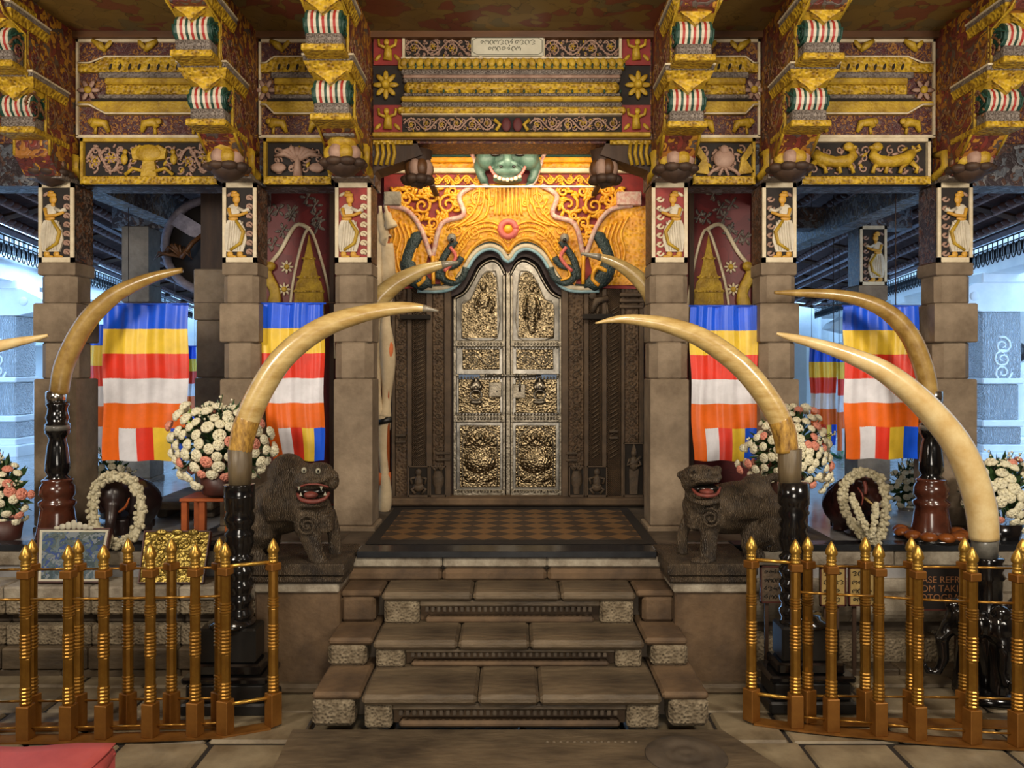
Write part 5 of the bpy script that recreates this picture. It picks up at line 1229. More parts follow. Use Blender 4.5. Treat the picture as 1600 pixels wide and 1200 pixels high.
def railing(front, back, endp, lab, s):
    r = empty('brass_railing', (sum(X(a, 3.6) for a, b in front)/len(front), 3.65, 0)); tag(r, lab, 'railing')
    def W_(a, b): Yq = H*F/(b-CY); return (X(a, Yq), Yq)
    fr_ = [W_(a, b) for a, b in front]; bk = [W_(a, b) for a, b in back]; e = W_(*endp)
    for i, (x, y) in enumerate(fr_+bk+[e]): post(r, x, y, .05*s*i)
    for i in range(len(fr_)-1):
        rail_bar(r, fr_[i], fr_[i+1], .64, .006); rail_bar(r, fr_[i], fr_[i+1], .06, .005)
    for i in range(len(bk)-1):
        rail_bar(r, bk[i], bk[i+1], .745, .006); rail_bar(r, bk[i], bk[i+1], .13, .006)
    c = fr_[-1] if s < 0 else fr_[0]
    rail_bar(r, c, e, .775, .009, 'end_bar', 'brass_bright'); rail_bar(r, c, e, .14, .009, 'end_bar', 'brass_bright')
    # flat base plate following the posts
    pts = fr_+[e] if s < 0 else [e]+fr_
    for lst in (pts, bk):
        for i in range(len(lst)-1):
            a, b = lst[i], lst[i+1]; q = MB(); w_ = .04
            q.add([(a[0], a[1]-w_, .004), (b[0], b[1]-w_, .004), (b[0], b[1]+w_, .004), (a[0], a[1]+w_, .004), (a[0], a[1]-w_, .013), (b[0], b[1]-w_, .013), (b[0], b[1]+w_, .013), (a[0], a[1]+w_, .013)],
                  [(0, 3, 2, 1), (4, 5, 6, 7), (0, 1, 5, 4), (1, 2, 6, 5), (2, 3, 7, 6), (3, 0, 4, 7)]); q.build('base_plate', 'brass_base', r)
    return r
railing([(-30, 1159), (40, 1158), (107, 1157), (162, 1156), (235, 1154), (305, 1152), (352, 1149)], [(-28, 1140), (50, 1139), (122, 1138), (200, 1136), (268, 1135), (343, 1134)], (427, 1136), 'low brass post railing at the left, before the leaning plaques', -1)
railing([(1243, 1139), (1299, 1145), (1373, 1151), (1434, 1158), (1519, 1164), (1590, 1168), (1660, 1172)], [(1262, 1130), (1352, 1131), (1424, 1132), (1507, 1133), (1598, 1136)], (1174, 1129), 'low brass post railing at the right, before the dark notice boards', 1)

# ================================================================ GUARDIAN LIONS
def lion(lab, parts, eyes, mouth, extra=None):
    r = empty('lion_statue', (parts['o'][0], parts['o'][1], .668)); tag(r, lab, 'statue')
    return r
def S(mb, px, py, Y, rx, ry, rd, m=0):           # ellipsoid given in px at depth Y
    k = Y/F; mb.ell(P(px, py, Y), (rx*k, rd*k, ry*k), m, 16, 10)
def T(mb, pts, Y, n=10, m=0):                     # tube, pts (px, py, width px, dy m)
    mb.tube([P(a, b, Y+d) for a, b, w_, d in cr(pts, 4)], [w_/2/F*Y for a, b, w_, d in cr(pts, 4)], n, m)
Y = 4.33
r = empty('lion_statue', (X(455, Y), Y, .668)); tag(r, 'dark stone lion with red open mouth and white eyes left of the stairs', 'statue')
b = MB()
T(b, [(415, 800, 84, .05), (440, 790, 90, .02), (470, 785, 82, 0), (492, 790, 70, -.02)], Y, 14)       # trunk
S(b, 405, 815, Y, 36, 44, 44); S(b, 455, 770, Y, 40, 44, 44); S(b, 484, 800, Y, 34, 36, 40)
S(b, 488, 750, Y-.05, 34, 26, 36); S(b, 472, 738, Y-.05, 22, 16, 26); S(b, 498, 735, Y-.07, 22, 13, 26); S(b, 512, 742, Y-.09, 16, 9, 18)   # head
S(b, 522, 744, Y-.10, 8, 6, 8); S(b, 450, 742, Y, 32, 34, 34); S(b, 460, 728, Y-.02, 9, 10, 9); 
S(b, 488, 786, Y-.09, 26, 8, 28); S(b, 490, 751, Y-.14, 20, 6, 16); S(b, 520, 752, Y-.08, 10, 14, 14); S(b, 455, 755, Y-.06, 12, 22, 18); S(b, 480, 790, Y-.02, 24, 12, 24)                                     # lower jaw, throat
T(b, [(478, 805, 48, -.08), (484, 835, 34, -.11), (492, 862, 26, -.12), (500, 882, 27, -.12)], Y); S(b, 506, 884, Y-.13, 20, 8, 16)
T(b, [(510, 800, 30, .06), (521, 830, 22, .07), (524, 860, 21, .06), (526, 880, 22, .05)], Y); S(b, 530, 882, Y+.03, 14, 8, 14)
T(b, [(400, 830, 60, -.06), (392, 858, 34, -.07), (406, 878, 28, -.08)], Y); S(b, 416, 884, Y-.09, 20, 7, 16); T(b, [(420, 835, 44, .1), (424, 862, 26, .1), (430, 882, 26, .1)], Y)
S(b, 480, 822, Y-.1, 21, 21, 20); 
for k in range(9): T(b, [(415+7*k, 768+(k % 3)*4, 6, -.10), (412+7*k, 790, 9, -.145), (420+6*k, 815, 5, -.13)], Y, 7)
for k in range(4): T(b, [(486, 800+k*8, 7, -.0), (510, 806+k*8, 8, -.10), (522, 798+k*8, 7, .02)], Y, 6)
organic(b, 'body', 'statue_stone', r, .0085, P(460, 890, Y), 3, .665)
for a, c in ((475, 735), (497, 736)):
    q = MB(); q2 = MB(); S(q, a, c, Y-.152, 4.2, 5, 4); S(q2, a, c+.5, Y-.166, 1.5, 2.2, 2); o = q.build('eye', 'eye_white', r); q2.build('pupil', 'eye_dark', o)
q = MB(); S(q, 487, 767, Y-.13, 25, 6, 12); q.build('mouth_cavity', 'eye_dark', r)
q = MB(); T(q, [(465, 770, 5, -.13), (470, 780, 6, -.165), (488, 784, 7, -.18), (506, 780, 6, -.165), (514, 770, 5, -.13)], Y, 8); T(q, [(465, 762, 3, -.15), (480, 757, 3, -.18), (498, 757, 3, -.18), (513, 761, 3, -.15)], Y, 8); q.build('lips', 'mouth_red', r)
q = MB(); S(q, 486, 773, Y-.16, 11, 6, 12); q.build('tongue', 'mouth_red', r)
q = MB()
for a, c in ((467, 760), (502, 760), (470, 775), (508, 774)): q.add([P(a-2.5, c, Y-.19), P(a+2.5, c, Y-.19), P(a, c, Y-.175), P(a, c+(7 if c < 770 else -6), Y-.185)], [(0, 1, 3), (1, 2, 3), (2, 0, 3), (0, 2, 1)])
q.build('fangs', 'eye_white', r)
q = MB(); g = P(480, 822, Y-.175)
spiral(q, g.x, g.z, g.y, .06, 0, 2.0, 1, .008, 0, 6, 22); q.build('shoulder_scroll', 'statue_stone', r)
q = MB()
for k in range(7): T(q, [(418+10*k, 765, 3, -.10), (416+10*k, 790, 4, -.150), (422+9*k, 815, 3, -.12)], Y, 5)
q.build('mane_locks', 'statue_stone', r)

Y = 4.35
r = empty('lion_statue', (X(1135, Y), Y, .668)); tag(r, 'brown stone lion with grinning pink mouth right of the stairs', 'statue')
b = MB()
T(b, [(1100, 800, 66, -.02), (1130, 795, 80, 0), (1165, 792, 84, .03), (1195, 795, 80, .05)], Y, 14)
S(b, 1195, 808, Y, 30, 46, 44); S(b, 1180, 770, Y+.05, 26, 30, 34); S(b, 1112, 800, Y, 32, 34, 40); S(b, 1090, 800, Y-.02, 22, 30, 30)
S(b, 1095, 742, Y-.06, 30, 16, 34); S(b, 1088, 752, Y-.04, 24, 22, 30); S(b, 1112, 745, Y-.08, 16, 9, 20); S(b, 1066, 742, Y, 9, 7, 8); S(b, 1121, 734, Y-.06, 7, 7, 8); S(b, 1082, 733, Y-.1, 9, 6, 10)
S(b, 1104, 780, Y-.09, 25, 7, 26); T(b, [(1078, 778, 9, -.10), (1088, 784, 9, -.17), (1106, 786, 10, -.20), (1122, 782, 9, -.16)], Y, 8); S(b, 1112, 738, Y-.14, 12, 7, 12); S(b, 1104, 750, Y-.14, 22, 6, 16); S(b, 1090, 775, Y-.04, 20, 18, 24); S(b, 1086, 790, Y, 20, 22, 24)
T(b, [(1108, 805, 42, -.09), (1108, 835, 28, -.11), (1106, 862, 26, -.12), (1104, 880, 28, -.13)], Y); S(b, 1096, 878, Y-.16, 18, 8, 14)
T(b, [(1082, 800, 26, .06), (1068, 830, 18, .06), (1066, 856, 18, .04), (1068, 874, 20, .02)], Y); S(b, 1064, 876, Y-.02, 14, 8, 14)
T(b, [(1190, 830, 56, -.07), (1172, 852, 30, -.08), (1186, 876, 28, -.08)], Y); S(b, 1170, 880, Y-.10, 22, 8, 14); T(b, [(1205, 830, 40, .1), (1206, 862, 26, .1), (1196, 880, 26, .1)], Y)
S(b, 1112, 812, Y-.1, 20, 20, 20); T(b, [(1215, 800, 14, .0), (1226, 770, 12, .02), (1212, 745, 14, .03), (1196, 752, 12, .02)], Y, 8)
for k in range(12): T(b, [(1125+8*k, 772+(k % 3)*4, 6, -.11), (1128+8*k, 790+(k % 3)*4, 9, -.145), (1122+8*k, 812, 5, -.13)], Y, 7)
for k in range(4): T(b, [(1074, 792+k*8, 7, .0), (1080, 800+k*8, 8, -.10), (1098, 800+k*8, 7, -.08)], Y, 6)
organic(b, 'body', 'statue_stone', r, .0085, P(1140, 890, Y), 3, .665)
for a, c in ((1084, 736), (1108, 735)):
    q = MB(); q2 = MB(); S(q, a, c, Y-.15, 4.5, 4, 4); S(q2, a, c, Y-.163, 2, 2, 2); o = q.build('eye', 'statue_stone', r); q2.build('pupil', 'eye_dark', o)
q = MB(); S(q, 1104, 763, Y-.13, 22, 7, 14); q.build('mouth_cavity', 'eye_dark', r)
q = MB(); T(q, [(1082, 764, 4, -.13), (1090, 772, 5, -.18), (1106, 775, 6, -.20), (1120, 772, 5, -.18), (1125, 762, 4, -.14)], Y, 8); S(q, 1104, 768, Y-.17, 11, 5, 12); q.build('tongue_and_lip', 'mouth_red', r)
q = MB(); T(q, [(1078, 760, 4, -.12), (1090, 753, 5, -.18), (1106, 751, 6, -.20), (1122, 753, 4, -.16)], Y, 8); q.build('upper_lip', 'statue_stone', r)
q = MB(); g = P(1110, 810, Y-.178); spiral(q, g.x, g.z, g.y, .055, 2, 2.0, -1, .008, 0, 6, 22); q.build('shoulder_scroll', 'statue_stone', r)

# ================================================================ ELEPHANT STATUES WITH GARLANDS
Y = 4.86
r = empty('elephant_statue', (X(195, Y), Y, FZ)); tag(r, 'black elephant statue under a white garland on the left platform', 'statue')
b = MB(); T(b, [(185, 790, 60, .05), (205, 785, 84, .12), (222, 795, 76, .2)], Y, 14); S(b, 180, 775, Y-.06, 23, 28, 26); S(b, 178, 757, Y-.06, 17, 12, 18)
S(b, 205, 780, Y-.02, 10, 26, 6); S(b, 160, 782, Y-.0, 8, 22, 6)
T(b, [(176, 790, 22, -.12), (173, 812, 16, -.17), (172, 832, 12, -.18), (178, 842, 9, -.2)], Y)
for a, d in ((190, -.04), (205, .06), (228, .14), (232, .26)): T(b, [(a, 810, 22, d), (a, 836, 20, d)], Y)
organic(b, 'body', 'elephant_dark', r, .010, P(195, 845, Y), 2, FZ)
q = MB(); T(q, [(186, 800, 4, -.15), (196, 792, 4, -.2), (202, 778, 2, -.22)], Y, 7); q.build('tusk', 'wood_orange', r)
def garland(pts, Yg, wpx, lab, loc):
    r = empty('flower_garland', loc); tag(r, lab, 'garland')
    c = cr([(a, b_, d) for a, b_, d in pts], 5); q = MB(); q.tube([P(a, b_, Yg+d) for a, b_, d in c], wpx*.36/F*Yg, 8, cap=True); q.build('core', 'petal_garland', r)
    R_ = random.Random(len(pts)); q = MB()
    for i, (a, b_, d) in enumerate(c):
        for k in range(7):
            an = R_.uniform(0, 2*pi); p_ = P(a, b_, Yg+d)+Vector((cos(an), R_.uniform(-1.0, .3), sin(an)))*wpx*.40/F*Yg
            q.ell(p_, R_.uniform(.009, .015), 0, 6, 4)
    tag(q.build('blossoms', 'petal_garland', r), kind='stuff'); return r
garland([(178, 848, -.20), (160, 838, -.18), (148, 815, -.14), (148, 775, -.12), (160, 750, -.12), (182, 744, -.14), (205, 750, -.12), (219, 775, -.14), (219, 815, -.20), (205, 840, -.22), (178, 850, -.2)], Y-.06, 17, 'thick white flower garland around the black elephant statue on the left', P(182, 845, Y-.1))
Y = 4.88
r = empty('elephant_statue', (X(1345, Y), Y, FZ)); tag(r, 'dark brown elephant statue with curled trunk on the right platform', 'statue')
b = MB(); T(b, [(1352, 785, 60, .05), (1330, 785, 80, .12), (1318, 795, 74, .2)], Y, 14); S(b, 1356, 772, Y-.06, 27, 26, 26); S(b, 1346, 752, Y-.08, 12, 9, 12); S(b, 1366, 752, Y-.08, 12, 9, 12)
T(b, [(1358, 778, 26, -.13), (1372, 790, 20, -.19), (1382, 780, 15, -.20), (1380, 762, 12, -.19)], Y)
S(b, 1330, 780, Y-.02, 8, 26, 6); S(b, 1380, 776, Y+.02, 6, 22, 6)
for a, d in ((1368, -.02), (1340, -.04), (1312, .14), (1308, .26)): T(b, [(a, 805, 24, d), (a, 838, 21, d)], Y)
organic(b, 'body', 'elephant_brown', r, .010, P(1345, 845, Y), 2, FZ)
q = MB(); T(q, [(1352, 778, 5, -.15), (1358, 784, 4, -.23), (1366, 789, 1.5, -.26)], Y, 7); q.build('tusk', 'ivory', r)
q = MB(); T(q, [(1340, 762, 3, -.17), (1348, 775, 3, -.22), (1346, 790, 2, -.2)], Y, 6); T(q, [(1350, 752, 6, -.19), (1353, 762, 6, -.21), (1352, 772, 4, -.22)], Y, 6); q.build('red_brow_paint', 'mouth_red', r)
garland([(1362, 852, -.20), (1340, 828, -.2), (1322, 800, -.17), (1316, 770, -.15), (1328, 745, -.15), (1350, 738, -.16), (1372, 746, -.16), (1383, 775, -.24), (1382, 810, -.22), (1374, 838, -.22), (1362, 853, -.2)], Y-.06, 14, 'thick white flower garland around the brown elephant statue on the right', P(1350, 848, Y-.1))
r = garland([(1330, 775, -.24), (1340, 800, -.27), (1352, 822, -.28), (1362, 845, -.26)], Y-.06, 8, 'thin inner strand of white blossoms on the brown elephant statue', P(1345, 848, Y-.3))
r2 = garland([(1368, 790, -.28), (1366, 810, -.3), (1362, 840, -.29)], Y-.06, 7, 'short hanging strand of blossoms below the brown elephant trunk', P(1365, 848, Y-.3))

# ================================================================ FLOWER ARRANGEMENTS
def rose_mesh(name, m, n=9):
    q = MB(); R_ = random.Random(4)
    q.ell((0, 0, 0), (.35, .35, .35), 0, 8, 6)
    for ring, (k, rr, tz, s_) in enumerate(((4, .28, .3, .5), (5, .5, .12, .62), (7, .66, -.1, .7))):
        for i in range(k):
            a = 2*pi*i/k+ring*.4; q.ell((rr*cos(a), rr*sin(a), tz), (s_*.3, s_*.62, s_*.42), 0, 7, 4, rot=(a, 'Z'))
    return q
_fl = {}
def bouquet(pxc, pyc, Y, rx, ry, n, lab, seed, mats=('petal_white',), size=(.6, 1), vase=None, stand=None, leaves=70, holes=.0):
    base = vase[2] if vase else pyc+ry
    r = empty('flower_arrangement', (X(pxc, Y), Y, Z(base, Y))); tag(r, lab, 'bouquet')
    R_ = random.Random(seed); k = Y/F; C = P(pxc, pyc, Y)
    q = MB()
    for i in range(leaves*3):
        a = R_.uniform(0, 2*pi); e = R_.uniform(-.8, 1.4); d = R_.uniform(.15, .95)
        p = C+Vector((cos(a)*cos(e)*rx*k*d, sin(a)*cos(e)*rx*k*.45*d, sin(e)*ry*k*d)); L = R_.uniform(.03, .055); dr = (p-C).normalized()
        side = dr.cross(Vector((R_.uniform(-1, 1), R_.uniform(-1, 1), R_.uniform(-1, 1)))).normalized()*L*.3
        q.add([p-dr*L, p+side, p+dr*L, p-side, p+dr.cross(side).normalized()*L*.12], [(0, 1, 4), (1, 2, 4), (2, 3, 4), (3, 0, 4), (0, 3, 2, 1)])
    
    tag(q.build('leaves', 'leaf', r), kind='stuff')
    spots = []; t = 0
    while len(spots) < n and t < 9000:
        t += 1; qa = R_.uniform(0, 2*pi); qr = math.sqrt(R_.random()); fx, fz = qr*cos(qa), qr*sin(qa); dep = math.sqrt(max(0, 1-qr*qr))
        if fz < -.75: continue
        wob = 1+.12*sin(3*qa+seed)+R_.uniform(-.06, .06)
        p = Vector((fx*rx*k*wob, (-dep if R_.random() < .82 else dep)*rx*k*.5, fz*ry*k*wob)); s = R_.uniform(*size)*.040
        if all((p-p2).length > (s+s2)*.64 for p2, s2 in spots): spots.append((p, s))
    for i, (p, s) in enumerate(spots):
        m = mats[R_.randrange(len(mats))]
        if m not in _fl:
            o = rose_mesh('rose', m).build('blossom', m, r, (0, 0, 0)); _fl[m] = o
        else: o = _fl[m].copy(); COL.objects.link(o); o.parent = r
        o.location = C+p-WO[r.name]; o.scale = (s, s, s); o.rotation_euler = (p.normalized().to_track_quat('Z', 'Y')).to_euler(); o.rotation_euler.rotate_axis('Z', R_.uniform(0, 6))
    tw = MB()
    for i in range(10):
        a = R_.uniform(-2.8, -.3); e = R_.uniform(.2, 1.4); p0 = C+Vector((cos(a)*cos(e)*rx*k, sin(a)*cos(e)*rx*k*.4, sin(e)*ry*k))*.8; d = (p0-C).normalized()
        tw.tube([p0, p0+d*.05, p0+d*.09+Vector((.01, 0, .01))], .003, 4)
        for j in range(4): tw.ell(p0+d*(.04+.018*j)+Vector((R_.uniform(-.014, .014), 0, R_.uniform(-.014, .014))), .007, 1, 5, 4)
    tag(tw.build('filler_sprigs', ['leaf', 'petal_white'], r), kind='stuff')
    if vase:
        w0_, w1_, pb, m = vase; zt_ = Z(pyc+ry*.6, Y); q = MB(); q.lathe([(w0_*k, Z(pb, Y)), (w0_*k*1.05, Z(pb, Y)+.01), (w1_*k, zt_), (w1_*k*.9, zt_)], X(pxc, Y), Y, 16); q.build('vase', m, r)
    return r
stw = empty('flower_stand', (X(335, 4.87), 4.8, FZ)); tag(stw, 'orange wooden stand under the big white bouquet', 'stand')
q = MB(); q.box(X(300, 4.87), X(378, 4.87), 4.68, 4.94, Z(776, 4.87), Z(771, 4.87), bev=.004); q.build('shelf', 'wood_orange', stw)
for a, yy in ((306, 4.71), (372, 4.71), (333, 4.71), (306, 4.90), (372, 4.90)):
    MB().box(X(a, 4.87)-.018, X(a, 4.87)+.018, yy-.018, yy+.018, FZ, Z(776, 4.87), bev=.003).build('leg', 'wood_orange', stw)
bouquet(345, 697, 4.76, 82, 70, 110, 'big bouquet of white roses on a wooden stand before the second left column', 1, ('petal_white',)*11+('petal_pink',), (.85, 1.25), (26, 34, 771, 'frame_wood'), leaves=150)
bouquet(6, 775, 4.78, 40, 60, 44, 'pink and cream bouquet at the foot of the leftmost column', 2, ('petal_white', 'petal_pink', 'petal_white'), (.7, 1.1), (22, 28, 846, 'frame_wood'), leaves=110)
bouquet(172, 745, 5.35, 34, 34, 40, 'small white bouquet behind the garlanded black elephant', 3, ('petal_white',), (.6, .9), (14, 18, 809, 'socket_grey'), leaves=50)
bouquet(1232, 708, 4.78, 70, 70, 130, 'white and pink bouquet behind the tusk right of the stairs', 4, ('petal_white',)*6+('petal_pink',), (.65, 1.0), (26, 32, 840, 'frame_wood'), leaves=150)
bouquet(1420, 765, 5.75, 28, 44, 46, 'narrow white bouquet between brown elephant and rightmost tusk stand', 5, ('petal_white',), (.6, .9), (14, 18, 807, 'socket_grey'), leaves=70)
bouquet(1560, 775, 4.78, 56, 66, 64, 'white and pink bouquet right of the largest tusk', 6, ('petal_white',)*3+('petal_pink',), (.8, 1.3), (28, 36, 845, 'black_lacquer'), leaves=130)

# ================================================================ LEANING PLAQUES AND NOTICE BOARDS
def leaning(pts, Yb, Yt, lab, face, frame='frame_wood'):
    """pts: bottom-left, bottom-right, top-right, top-left px; bottom at depth Yb and top at Yt"""
    bl, br, tr_, tl = P(*pts[0], Yb), P(*pts[1], Yb), P(*pts[2], Yt), P(*pts[3], Yt)
    r = empty('leaning_plaque', (bl+br)/2); tag(r, lab, 'picture frame')
    nrm = (br-bl).cross(tl-bl).normalized(); nrm = nrm if nrm.y < 0 else -nrm
    def quadslab(c, off, th, nm, m):
        q = MB(); f = [v+nrm*off for v in c]; bk = [v+nrm*(off-th) for v in c]
        q.add(f+bk, [(0, 1, 2, 3), (7, 6, 5, 4), (0, 4, 5, 1), (1, 5, 6, 2), (2, 6, 7, 3), (3, 7, 4, 0)]); return q.build(nm, m, r)
    quadslab([bl, br, tr_, tl], 0, .02, 'back_board', frame)
    c = (bl+br+tr_+tl)/4; s = lambda v, k: c+(v-c)*k
    def fr_(k0, k1, nm, m, off):
        o_ = [s(v, k0) for v in (bl, br, tr_, tl)]; i_ = [s(v, k1) for v in (bl, br, tr_, tl)]; q = MB()
        vs = [v+nrm*off for v in o_]+[v+nrm*off for v in i_]+[v for v in o_]+[v for v in i_]
        q.add(vs, [(a, (a+1) % 4, 4+(a+1) % 4, 4+a) for a in range(4)]+[(8+a, 8+(a+1) % 4, (a+1) % 4, a) for a in range(4)]+[(4+a, 4+(a+1) % 4, 12+(a+1) % 4, 12+a) for a in range(4)]); return q.build(nm, m, r)
    return r, quadslab, fr_, s, (bl, br, tr_, tl), nrm
Yb, Yt = 4.40, 4.56
r, qs, frm, s_, cn, nn = leaning([(57, 911), (158, 911), (174, 826), (60, 826)], Yb, Yt, 'framed blue tinted picture with pale border leaning behind the left railing', None)
frm(1.0, .955, 'outer_frame', 'frame_wood', .012); qs([s_(v, .95) for v in cn], .003, .002, 'pale_mount', 'plaque'); qs([s_(v, .86) for v in cn], .006, .002, 'picture', 'photo_print')
q = MB(); c0 = (cn[2]+cn[3])/2+nn*.012
for k in range(-3, 4): q.ell(c0+Vector((k*.032, 0, .006*(3-abs(k)))), (.02, .008, .012+.006*(3-abs(k))), 0, 8, 5)
q.build('crest_ornament', 'plaque', r)
r, qs, frm, s_, cn, nn = leaning([(216, 912), (318, 912), (330, 830), (226, 830)], Yb, Yt, 'embossed gold plaque leaning behind the left railing', None)
frm(1.0, .965, 'outer_frame', 'frame_wood', .010); qs([s_(v, .95) for v in cn], .004, .003, 'gold_sheet', 'gold_plate')
q = MB(); u_ = (cn[1]-cn[0]).normalized(); w_ = (cn[3]-cn[0]).normalized(); ll = (cn[1]-cn[0]).length; hh_ = (cn[3]-cn[0]).length
RR = random.Random(5)
for i in range(60):
    p = cn[0]+u_*ll*RR.uniform(.1, .9)+w_*hh_*RR.uniform(.12, .88)+nn*.008; q.ell(p, (RR.uniform(.006, .02), .006, RR.uniform(.006, .016)), 0, 6, 4)
for k in (-1, 0, 1): q.ell((cn[2]+cn[3])/2+u_*k*.09+nn*.008-w_*.012, (.035, .008, .02), 0, 8, 5)
tag(q.build('embossing', 'gold_plate', r), kind='stuff')

def board(px0, px1, py0, py1, Y, lab, m, lines=None, text=None, inkm='sign_ink', seed=1):
    x0, x1, z0, z1 = X(px0, Y), X(px1, Y), Z(py1, Y), Z(py0, Y)
    r = empty('notice_board', ((x0+x1)/2, Y, 0)); tag(r, lab, 'sign')
    MB().box(x0, x1, Y, Y+.018, z0, z1, bev=.003).build('panel', m, r)
    q = MB(); t_ = .008
    for c in ((x0, x0+t_, z0, z1), (x1-t_, x1, z0, z1), (x0, x1, z1-t_, z1), (x0, x1, z0, z0+t_)): q.box(c[0], c[1], Y-.004, Y+.01, c[2], c[3])
    q.build('rim', 'frame_wood', r)
    for xx in (x0+.04, x1-.04): MB().box(xx-.01, xx+.01, Y+.018, Y+.03, 0, z0+.05).build('leg', 'wood_dark', r)
    if lines:
        q = MB()
        for i in range(lines): zz = z1-(z1-z0)*(i+.75)/(lines+.5); script_line(q, x0+.02, x1-.02, zz, Y-.003, (z1-z0)/lines*.45, seed+i, .0022)
        tag(q.build('lettering', inkm, r), kind='stuff')
    if text:
        cu = bpy.data.curves.new('lettering', 'FONT'); cu.body = text; cu.size = (z1-z0)*.215; cu.align_x = 'CENTER'; cu.align_y = 'CENTER'; cu.extrude = .0008; cu.space_line = .95
        tmp = bpy.data.objects.new('tmp', cu); COL.objects.link(tmp); bpy.context.view_layer.update()
        me = bpy.data.meshes.new_from_object(tmp.evaluated_get(bpy.context.evaluated_depsgraph_get())); bpy.data.objects.remove(tmp); me.materials.clear(); me.materials.append(MATS[inkm])
        me_o = bpy.data.objects.new('lettering', me); COL.objects.link(me_o); me_o['kind'] = 'stuff'; me_o.parent = r; me_o.rotation_euler = (pi/2, 0, 0)
        me_o.location = Vector(((x0+x1)/2, Y-.003, (z0+z1)/2))-WO[r.name]
    return r
board(1188, 1270, 884, 942, 4.30, 'brown notice board with dark script nearest the stairs', 'jamb_relief', 4, seed=3)
board(1281, 1322, 886, 947, 4.34, 'tan notice board with rounded script, middle of the right boards', 'sign_gold', 4, seed=13)
board(1326, 1370, 886, 947, 4.34, 'tan notice board half hidden behind a brass post', 'sign_gold', 4, seed=23)
board(1432, 1510, 886, 954, 4.32, 'black English notice board right of the tan boards', 'sign_dark', None, 'PLEASE REFRAIN\nFROM TAKING\nPHOTOGRAPHS', 'sign_letter')

# ================================================================ RED CLOTH TABLE AT THE LOWER LEFT
r = empty('cloth_covered_table', (-1.35, 1.85, 0)); tag(r, 'small table under a bright red cloth in the lower corner', 'table')
xr, zt = X(172, 1.98), Z(1168, 2.0)
MB().box(-1.9, xr-.03, 1.55, 1.97, zt-.03, zt-.006).build('table_top', 'wood_dark', r)
for a in (-1.86, xr-.07):
    for c in (1.59, 1.93): MB().box(a-.02, a+.02, c-.02, c+.02, 0, zt-.03).build('leg', 'wood_dark', r)
q = MB(); nu, nv = 30, 16; vs = []
for j in range(nv+1):
    for i in range(nu+1):
        u, v = i/nu, j/nv; xx = -1.95+(xr+1.95)*u; yy = 1.5+.5*v; vs.append((xx+.004*sin(v*9), yy+.005*sin(u*14), zt+.008+.003*sin(u*9+v*5)+.002*sin(u*23)))
q.add(vs, [(j*(nu+1)+i, j*(nu+1)+i+1, (j+1)*(nu+1)+i+1, (j+1)*(nu+1)+i) for j in range(nv) for i in range(nu)], 0, True)
q.tube([(xr-.015, 2.0, zt-.018), (xr-.005, 1.9, zt-.02), (xr-.02, 1.75, zt-.02), (xr-.01, 1.5, zt-.02)], [.016, .02, .016, .018], 8)
o = q.build('red_cloth', 'cloth_red', r); s_ = o.modifiers.new('s', 'SOLIDIFY'); s_.thickness = .004
for nm, (x0, x1, y0, y1) in (('cloth_drop', (-1.95, xr, 1.995, 2.003)), ('cloth_drop', (xr-.004, xr+.004, 1.5, 2.0)), ('cloth_drop', (-1.95, xr, 1.497, 1.505))):
    q = MB(); q.box(x0, x1, y0, y1, zt-.3, zt-.01, bev=.003); q.build(nm, 'cloth_red', r)
